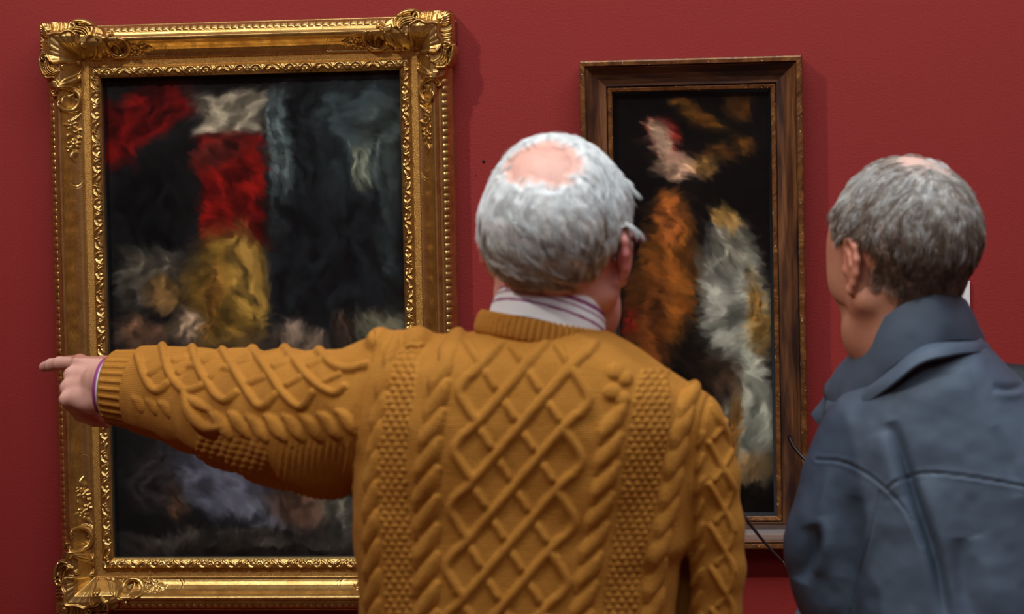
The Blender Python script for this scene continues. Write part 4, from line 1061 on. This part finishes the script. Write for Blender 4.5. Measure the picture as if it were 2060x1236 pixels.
# spectacles worn by the pointing man
def spectacles(name, HR, HC, parent_root, worn=True):
    g = lambda p: HC+HR@np.array(p, float)
    for_parts = []
    def rim(s):
        a = np.linspace(0, 2*math.pi, 40); return [g((s*.037+.0280*math.cos(t), .108-.010*abs(math.cos(t))*(1 if math.cos(t)*s > 0 else .2), .004+.019*math.sin(t)*(1-.12*math.sin(t)))) for t in a]
    V, F, c = tube(rim(1), .0028, 8); V2, F2, c2 = tube(rim(-1), .0028, 8); V3, F3, c3 = tube(smooth_path([g((-.010, .109, .008)), g((0, .113, .012)), g((.010, .109, .008))], 8), .002, 8)
    me = mesh_np(name, np.concatenate([V, V2, V3]), np.concatenate([F, F2+len(V), F3+len(V)+len(V2)]))
    fr = adopt(link(name, me, MAT['frame_dark']), parent_root)
    for s in (-1, 1):
        t = smooth_path([g((s*.0640, .103, .012)), g((s*.076, .094, .013)), g((s*.0825, .05, .014)), g((s*.0825, .0, .020)), g((s*.080, -.016, .016)), g((s*.078, -.026, -.004))], 30)
        adopt2(link('temple', tube_mesh('temple', t, np.linspace(.0044, .0020, 30), 8), MAT['frame_dark']), fr)
        a = np.linspace(0, 2*math.pi, 40, endpoint=False); P = [g((s*.037, .107, .004))]+[p for p in rim(s)[:-1]]; n = len(P)-1
        adopt2(link('lens', mesh_np('lens', np.array(P), np.array([(0, 1+i, 1+(i+1) % n) for i in range(n)])), MAT['lens']), fr)
    return fr
spectacles('spectacles', HR1, HC1, root1)

# trousers and shoes, below the picture
tr = Body(); pc = at(1055, 1500, Y1); zt = pc[2]
tr.loft(np.array([.80, .9, 1.0, 1.08]), np.full(4, pc[0]), np.full(4, Y1), np.array([.17, .175, .165, .155]), np.array([.115, .115, .110, .105]), 2.4, .02)
legs(tr, pc[0], Y1, .86, .09)
adopt(link('trousers', mesh_np('trousers', *tr.mesh(.007, 2)), MAT['trousers']), root1)
for s in (-1, 1): shoe('shoe', pc[0]+s*.105, Y1-.02, -s*.12, MAT['shoe'], root1)

# ------------------------------------------------------------------ the man in the grey jacket
Y2 = -0.80
HC2 = at(1818, 536, Y2)
HR2 = rotz(math.radians(31))@roty(math.radians(2))@rotx(math.radians(-11))
root2 = empty('person', (HC2[0]+.06, Y2, 0))
tag(root2, 'person with short greying brown hair in a slate blue zip jacket with turned-up collar', 'person')
torso2 = [(686, 1805, 1972, .070), (700, 1780, 1985, .088), (730, 1768, 2010, .104), (768, 1738, 2042, .112), (820, 1702, 2090, .119), (880, 1676, 2150, .128), (960, 1672, 2176, .136),
          (1100, 1690, 2180, .142), (1236, 1690, 2185, .146), (1420, 1680, 2190, .148), (1680, 1670, 2195, .145)]
jk = Body()
z, cx, a, b = px_rows(torso2, Y2); jk.loft(z, cx, np.full(len(z), Y2+.01), a, b, 2.5, .02, 0.0)
armL2 = [(1738, 880, 78, Y2), (1716, 960, 94, Y2), (1698, 1050, 98, Y2-.005), (1690, 1110, 100, Y2), (1705, 1180, 94, Y2), (1722, 1280, 84, Y2+.02), (1690, 1330, 70, Y2+.10), (1660, 1270, 56, Y2+.22), (1652, 1215, 48, Y2+.32)]
armR2 = [(2118, 890, 80, Y2+.03), (2165, 980, 86, Y2+.04), (2195, 1120, 84, Y2+.05), (2205, 1300, 76, Y2+.07), (2185, 1380, 64, Y2+.16), (2140, 1390, 52, Y2+.27)]
pchain(jk, armL2, .03, .03); pchain(jk, armR2, .03, .03)
jk.cone(at(1815, 806, Y2), at(1735, 875, Y2), .040, .045, .03); jk.cone(at(1955, 790, Y2), at(2085, 876, Y2+.02), .045, .045, .03)
V, F = jk.mesh(.0026, 3)
N = vnormals(V, F); X, Y = topx(V); view = V-CAM; view /= np.linalg.norm(view, axis=1, keepdims=True); bk = sstep(-.15, .25, -(N*view).sum(1))
D = np.zeros(len(V))
def crease(pts, r, h, r1=None, mid=None):
    global D
    P = smooth_path(pts, 24) if len(pts) > 2 else np.array(pts, float)
    d, t = seg_dist(X, Y, P); w = np.sin(np.clip(t*1.0, 0, 1)*math.pi)**.6 if mid else 1.0
    D = D+h*np.exp(-(d/r)**2)*w*bk
# deep fold behind the sleeve, soft ones across back and elbow
crease([(1792, 850), (1808, 900), (1832, 985), (1858, 1060), (1884, 1140), (1905, 1250)], 13, -.019, mid=1)
crease([(1775, 870), (1790, 940), (1806, 1000)], 24, .005, mid=1)
crease([(1868, 960), (1890, 1060), (1920, 1180), (1940, 1260)], 26, .006, mid=1)
crease([(1935, 1085), (1932, 1150), (1950, 1250)], 20, -.008, mid=1); crease([(1960, 1080), (1985, 1150), (2010, 1250)], 30, .006, mid=1)
crease([(1995, 780), (2030, 784), (2062, 776)], 8, -.005, mid=1); crease([(1995, 793), (2030, 798), (2062, 790)], 9, .003, mid=1)
crease([(1800, 790), (1880, 800), (1960, 780)], 40, .004, mid=1); crease([(2000, 860), (2030, 930), (2050, 1000)], 16, -.004, mid=1)
crease([(1668, 940), (1655, 1000), (1640, 1060)], 12, .003, mid=1); crease([(1720, 1000), (1700, 1080), (1690, 1160)], 22, -.004, mid=1)
crease([(1628, 1058), (1634, 1090), (1620, 1140), (1606, 1170)], 16, -.012, mid=1); crease([(1650, 1040), (1660, 1100), (1640, 1160)], 14, .005, mid=1)
crease([(1760, 1040), (1742, 1130), (1726, 1236)], 14, .003, mid=1)
# stitched seams
def seam(pts, r=3.0, h=-.0020):
    global D
    P = smooth_path(pts, 40); d, t = seg_dist(X, Y, P); D = D+(h*np.clip(1-(d/r)**2, 0, 1)+.0006*np.exp(-((d-7)/3.5)**2))*bk
seam([(1640, 924), (1690, 929), (1735, 950), (1785, 986), (1825, 1032), (1856, 1100)])
seam([(1786, 984), (1818, 962), (1870, 952), (1950, 960), (2045, 976), (2110, 992)])
seam([(1770, 990), (1752, 1080), (1726, 1170), (1708, 1250)])
D += .0030*fbm(V, 11, 31, 2)+.0012*fbm(V, 34, 35, 2)
V = V+N*D[:, None]
jacket = adopt(link('jacket', mesh_np('jacket', V, F), MAT['jacket']), root2)

# turned-up collar: stand and fall, wrapped round the neck and coming to points in front
def collar(name, top, bot, base, mat, parent, thick=.004):
    """three rails of photo points (px, py, Y); a cloth sheet with thickness runs top -> bot -> base"""
    T, B = [smooth_path([at(*p) for p in r], 90) for r in (top, bot)]
    rows = [T*(1-t)+B*t for t in np.linspace(0, 1, 18)]
    G = np.stack(rows, 1)                                    # along, across
    n_u, n_v = G.shape[:2]; V = G.reshape(-1, 3); F = grid_faces(n_u, n_v)
    Nn = vnormals(V, F); 
    bulge = np.sin(np.linspace(0, 1, n_v)*math.pi)[None].repeat(n_u, 0).ravel()
    s = 1 if (Nn@(V.mean(0)-CAM)).mean() < 0 else -1
    wob = .0026*fbm(V, 22, 41, 2)
    V0 = V+s*Nn*(base*bulge+wob)[:, None]; V1 = V0-s*Nn*thick; k = len(V)
    g = np.arange(k).reshape(n_u, n_v); loop = np.concatenate([g[:, 0], g[-1, 1:], g[-2::-1, -1], g[0, -2:0:-1]]); l2 = np.roll(loop, -1)
    S = np.stack([loop, l2, l2+k, loop+k], -1)
    Fo = F if s > 0 else F[:, ::-1]
    Fa = np.concatenate([Fo, Fo[:, ::-1]+k, S[:, ::-1] if s > 0 else S])
    o = link(name, mesh_np(name, np.concatenate([V0, V1]), Fa), mat)
    return adopt2(o, parent)
yb = Y2-.078
collar('collar', [(1964, 648, Y2+.045), (1946, 614, Y2+.005), (1924, 592, Y2-.036), (1890, 584, Y2-.066), (1842, 598, Y2-.070), (1790, 630, Y2-.060), (1742, 672, Y2-.02), (1700, 718, Y2+.035), (1656, 774, Y2+.085)],
       [(1978, 700, Y2+.05), (1974, 690, Y2+.010), (1956, 688, Y2-.034), (1905, 690, Y2-.072), (1850, 706, Y2-.080), (1795, 742, Y2-.072), (1745, 784, Y2-.04), (1705, 814, Y2+.0), (1664, 812, Y2+.075)], .0035, MAT['jacket'], jacket)
collar('collar_stand', [(1982, 690, Y2+.05), (1974, 684, Y2-.0), (1955, 686, Y2-.044), (1905, 690, Y2-.080), (1850, 702, Y2-.088), (1795, 738, Y2-.080), (1745, 780, Y2-.05), (1705, 806, Y2+.01), (1660, 800, Y2+.08)],
       [(1990, 716, Y2+.04), (1988, 712, Y2-.02), (1965, 708, Y2-.066), (1905, 716, Y2-.104), (1850, 732, Y2-.112), (1795, 768, Y2-.104), (1750, 806, Y2-.07), (1708, 836, Y2-.02), (1664, 862, Y2+.05)], .003, MAT['jacket'], jacket)
collar('lapel', [(1664, 784, Y2+.07), (1652, 806, Y2+.085), (1633, 834, Y2+.095)], [(1700, 806, Y2+.05), (1690, 836, Y2+.06), (1657, 866, Y2+.085)], .002, MAT['jacket'], jacket)
# dark green-grey piece at the far shoulder
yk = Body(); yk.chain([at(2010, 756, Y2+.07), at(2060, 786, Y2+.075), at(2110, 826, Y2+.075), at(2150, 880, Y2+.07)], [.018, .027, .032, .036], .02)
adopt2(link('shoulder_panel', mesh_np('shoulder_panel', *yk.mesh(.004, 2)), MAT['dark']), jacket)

bd = Body(); head_prims(bd, HR2, HC2); ear_prims(bd, HR2, HC2, .12, .0775); bd.frame()
nk2 = at(1842, 690, Y2+.0); bd.cone(HC2+HR2@np.array([0, -.010, -.030]), nk2, .051, .054, .03); bd.cone(nk2, at(1872, 800, Y2+.01), .058, .07, .03)
zz, cc, aa, bb = px_rows([(760, 1800, 2000, .05), (830, 1740, 2080, .08), (960, 1730, 2110, .095), (1400, 1740, 2120, .1), (1650, 1740, 2120, .1)], Y2); bd.loft(zz, cc, np.full(len(zz), Y2+.02), aa, bb, 2.3, .03)
bd.chain([at(1745, 885, Y2), at(1700, 1080, Y2), at(1708, 1180, Y2), at(1720, 1276, Y2+.03), at(1690, 1326, Y2+.10), at(1662, 1272, Y2+.22), at(1648, 1198, Y2+.36)], [.036, .034, .030, .026, .022, .022, .024], .015)
bd.chain([at(2112, 920, Y2+.03), at(2195, 1330, Y2+.08), at(2130, 1390, Y2+.30)], [.036, .030, .022], .015)
w2 = at(1648, 1192, Y2+.37); f3 = unit(np.array([-.25, .75, .45])); n3 = unit(np.cross(f3, [0, 0, 1])); n3 = n3 if n3[0] < 0 else -n3; s3 = np.cross(f3, n3); s3 = s3 if s3[2] > 0 else -s3
hand_prims(bd, w2, f3, n3, s3, [(42, 52, 30, 2), (50, 56, 30, 0), (56, 58, 30, 0), (60, 58, 30, -3)], .98)
w4 = at(2130, 1390, Y2+.31); f4 = unit(np.array([-.6, .7, .1])); n4 = unit(np.cross(f4, [0, 0, 1])); n4 = n4 if n4[1] > 0 else -n4
hand_prims(bd, w4, f4, n4, np.cross(n4, f4), [(30, 40, 20, 3), (36, 42, 20, 0), (40, 44, 20, 0), (44, 44, 20, -3)], .98)
bV, bF = bd.mesh(.0019, 2); bN = vnormals(bV, bF)
ears2 = [HC2+HR2@np.array([s*.085, -.012, 0]) for s in (-1, 1)]
tint = skin_tint(bV, [(e, .032, .5) for e in ears2]+[(HC2+HR2@np.array([0, .105, -.02]), .03, .3)], lin(196, 140, 112), lin(198, 112, 96))
me = mesh_np('body', bV, bF); set_attr(me, 'tint', tint); adopt(link('body', me, MAT['skin2']), root2)
eyes(HR2, HC2, root2)
def mask2(L):
    x, y, zz = L[:, 0], L[:, 1], L[:, 2]
    low = np.where(y < -.02, -.052+np.clip((np.abs(x)-.03), 0, .06)*.75, -.052+.022+(y+.02)*1.7)
    m = sstep(-.006, .014, zz-low)*(1-sstep(.040, .062, y-.25*np.clip(.09-zz, 0, .05)))
    d = np.hypot((x-.002)/.046, np.hypot(y+.052, (zz-.120)*1.1)/.050)+.18*vnoise(L, 70, 8)
    m = m*(1-(1-sstep(.35, 1.4, d))*.95)
    ear = (np.abs(x) > .062)*(np.hypot(y+.006, zz+.002) < .036); return m*(1-ear*1.0)
def flow2(L):
    x, y, zz = L[:, 0], L[:, 1], L[:, 2]; top = sstep(.085, .12, zz)
    D = np.stack([x*4, .75+0*y, -1.05+1.05*top], -1); D[:, 0] += vnoise(L, 40, 9)*.5
    return D
dk2 = np.array([lin(112, 92, 78), lin(132, 112, 98), lin(98, 78, 66), lin(156, 144, 132)]); lt2 = np.array([lin(192, 190, 186), lin(214, 217, 218), lin(164, 154, 144), lin(200, 196, 190), lin(140, 122, 108)])
def cols2(L, rng):
    f = sstep(.0, .09, L[:, 2]-.25*(L[:, 1]+.04)+.02*vnoise(L, 45, 7)); pick = rng.uniform(size=len(L)) < f
    return np.where(pick[:, None], lt2[rng.integers(0, len(lt2), len(L))], dk2[rng.integers(0, len(dk2), len(L))])
hair('hair', bV, bF, bN, HC2, HR2, mask2, flow2, lambda L: np.where(L[:, 2] > .09, .024, .016), 2400, 19200, .0042, cols2, MAT['hair2'], root2, 21, .00026, .0040, .10, .03, lin(222, 186, 172))
tr = Body(); pc = at(1930, 1560, Y2); 
tr.loft(np.array([.74, .85, .95, 1.02]), np.full(4, pc[0]), np.full(4, Y2+.01), np.array([.165, .17, .165, .155]), np.array([.115, .115, .110, .105]), 2.4, .02)
legs(tr, pc[0], Y2+.01, .84, .09)
adopt(link('trousers', mesh_np('trousers', *tr.mesh(.007, 2)), MAT['trousers2']), root2)
for s in (-1, 1): shoe('shoe', pc[0]+s*.105, Y2-.01, .3-s*.12, MAT['shoe'], root2)

# spectacles held in his hand, arms stretched out towards the other man
YG = Y2+.485
ge = empty('spectacles', at(1604, 1140, YG)); tag(ge, 'folding spectacles with thin dark arms held out by the person in the slate blue jacket', 'spectacles')
def gtemple(pts, r): 
    P = smooth_path([at(*p) for p in pts], 40); return link('temple', tube_mesh('temple', P, r, 8), MAT['frame_dark'])
adopt(gtemple([(1462, 968, YG+.02), (1474, 1000, YG+.015), (1496, 1038, YG+.01), (1540, 1094, YG+.005), (1578, 1134, YG)], np.linspace(.0030, .0017, 40)), ge)
adopt(gtemple([(1587, 878, YG+.12), (1596, 898, YG+.115), (1612, 918, YG+.11), (1640, 945, YG+.10), (1690, 1000, YG+.08), (1712, 1030, YG+.07)], np.linspace(.0030, .0019, 40)), ge)
adopt(link('hinge', tube_mesh('hinge', smooth_path([at(1578, 1134, YG), at(1584, 1140, YG), at(1594, 1141, YG), at(1604, 1136, YG)], 14), .0019, 8), MAT['metal']), ge)
c1, c2 = at(1622, 1118, YG+.02), at(1680, 1062, YG+.055); gd = unit(c2-c1); gu = unit(np.cross(gd, CF))
def grim(c): t = np.linspace(0, 2*math.pi, 40); return c+np.cos(t)[:, None]*gd*.026+np.sin(t)[:, None]*gu*.020
VV, FF, k = [], [], 0
for path in (grim(c1), grim(c2), smooth_path([c1+gd*.026, (c1+c2)/2+gu*.004, c2-gd*.026], 8), smooth_path([at(1604, 1136, YG), c1-gd*.026], 4)):
    v, f, c = tube(path, .0017, 8); VV.append(v); FF.append(f+k); k += len(v)
gf = adopt(link('rim', mesh_np('rim', np.concatenate(VV), np.concatenate(FF)), MAT['frame_dark']), ge)
for c in (c1, c2):
    P = np.concatenate([[c], grim(c)[:-1]]); n = len(P)-1
    adopt2(link('lens', mesh_np('lens', P, np.array([(0, 1+i, 1+(i+1) % n) for i in range(n)])), MAT['lens']), gf)
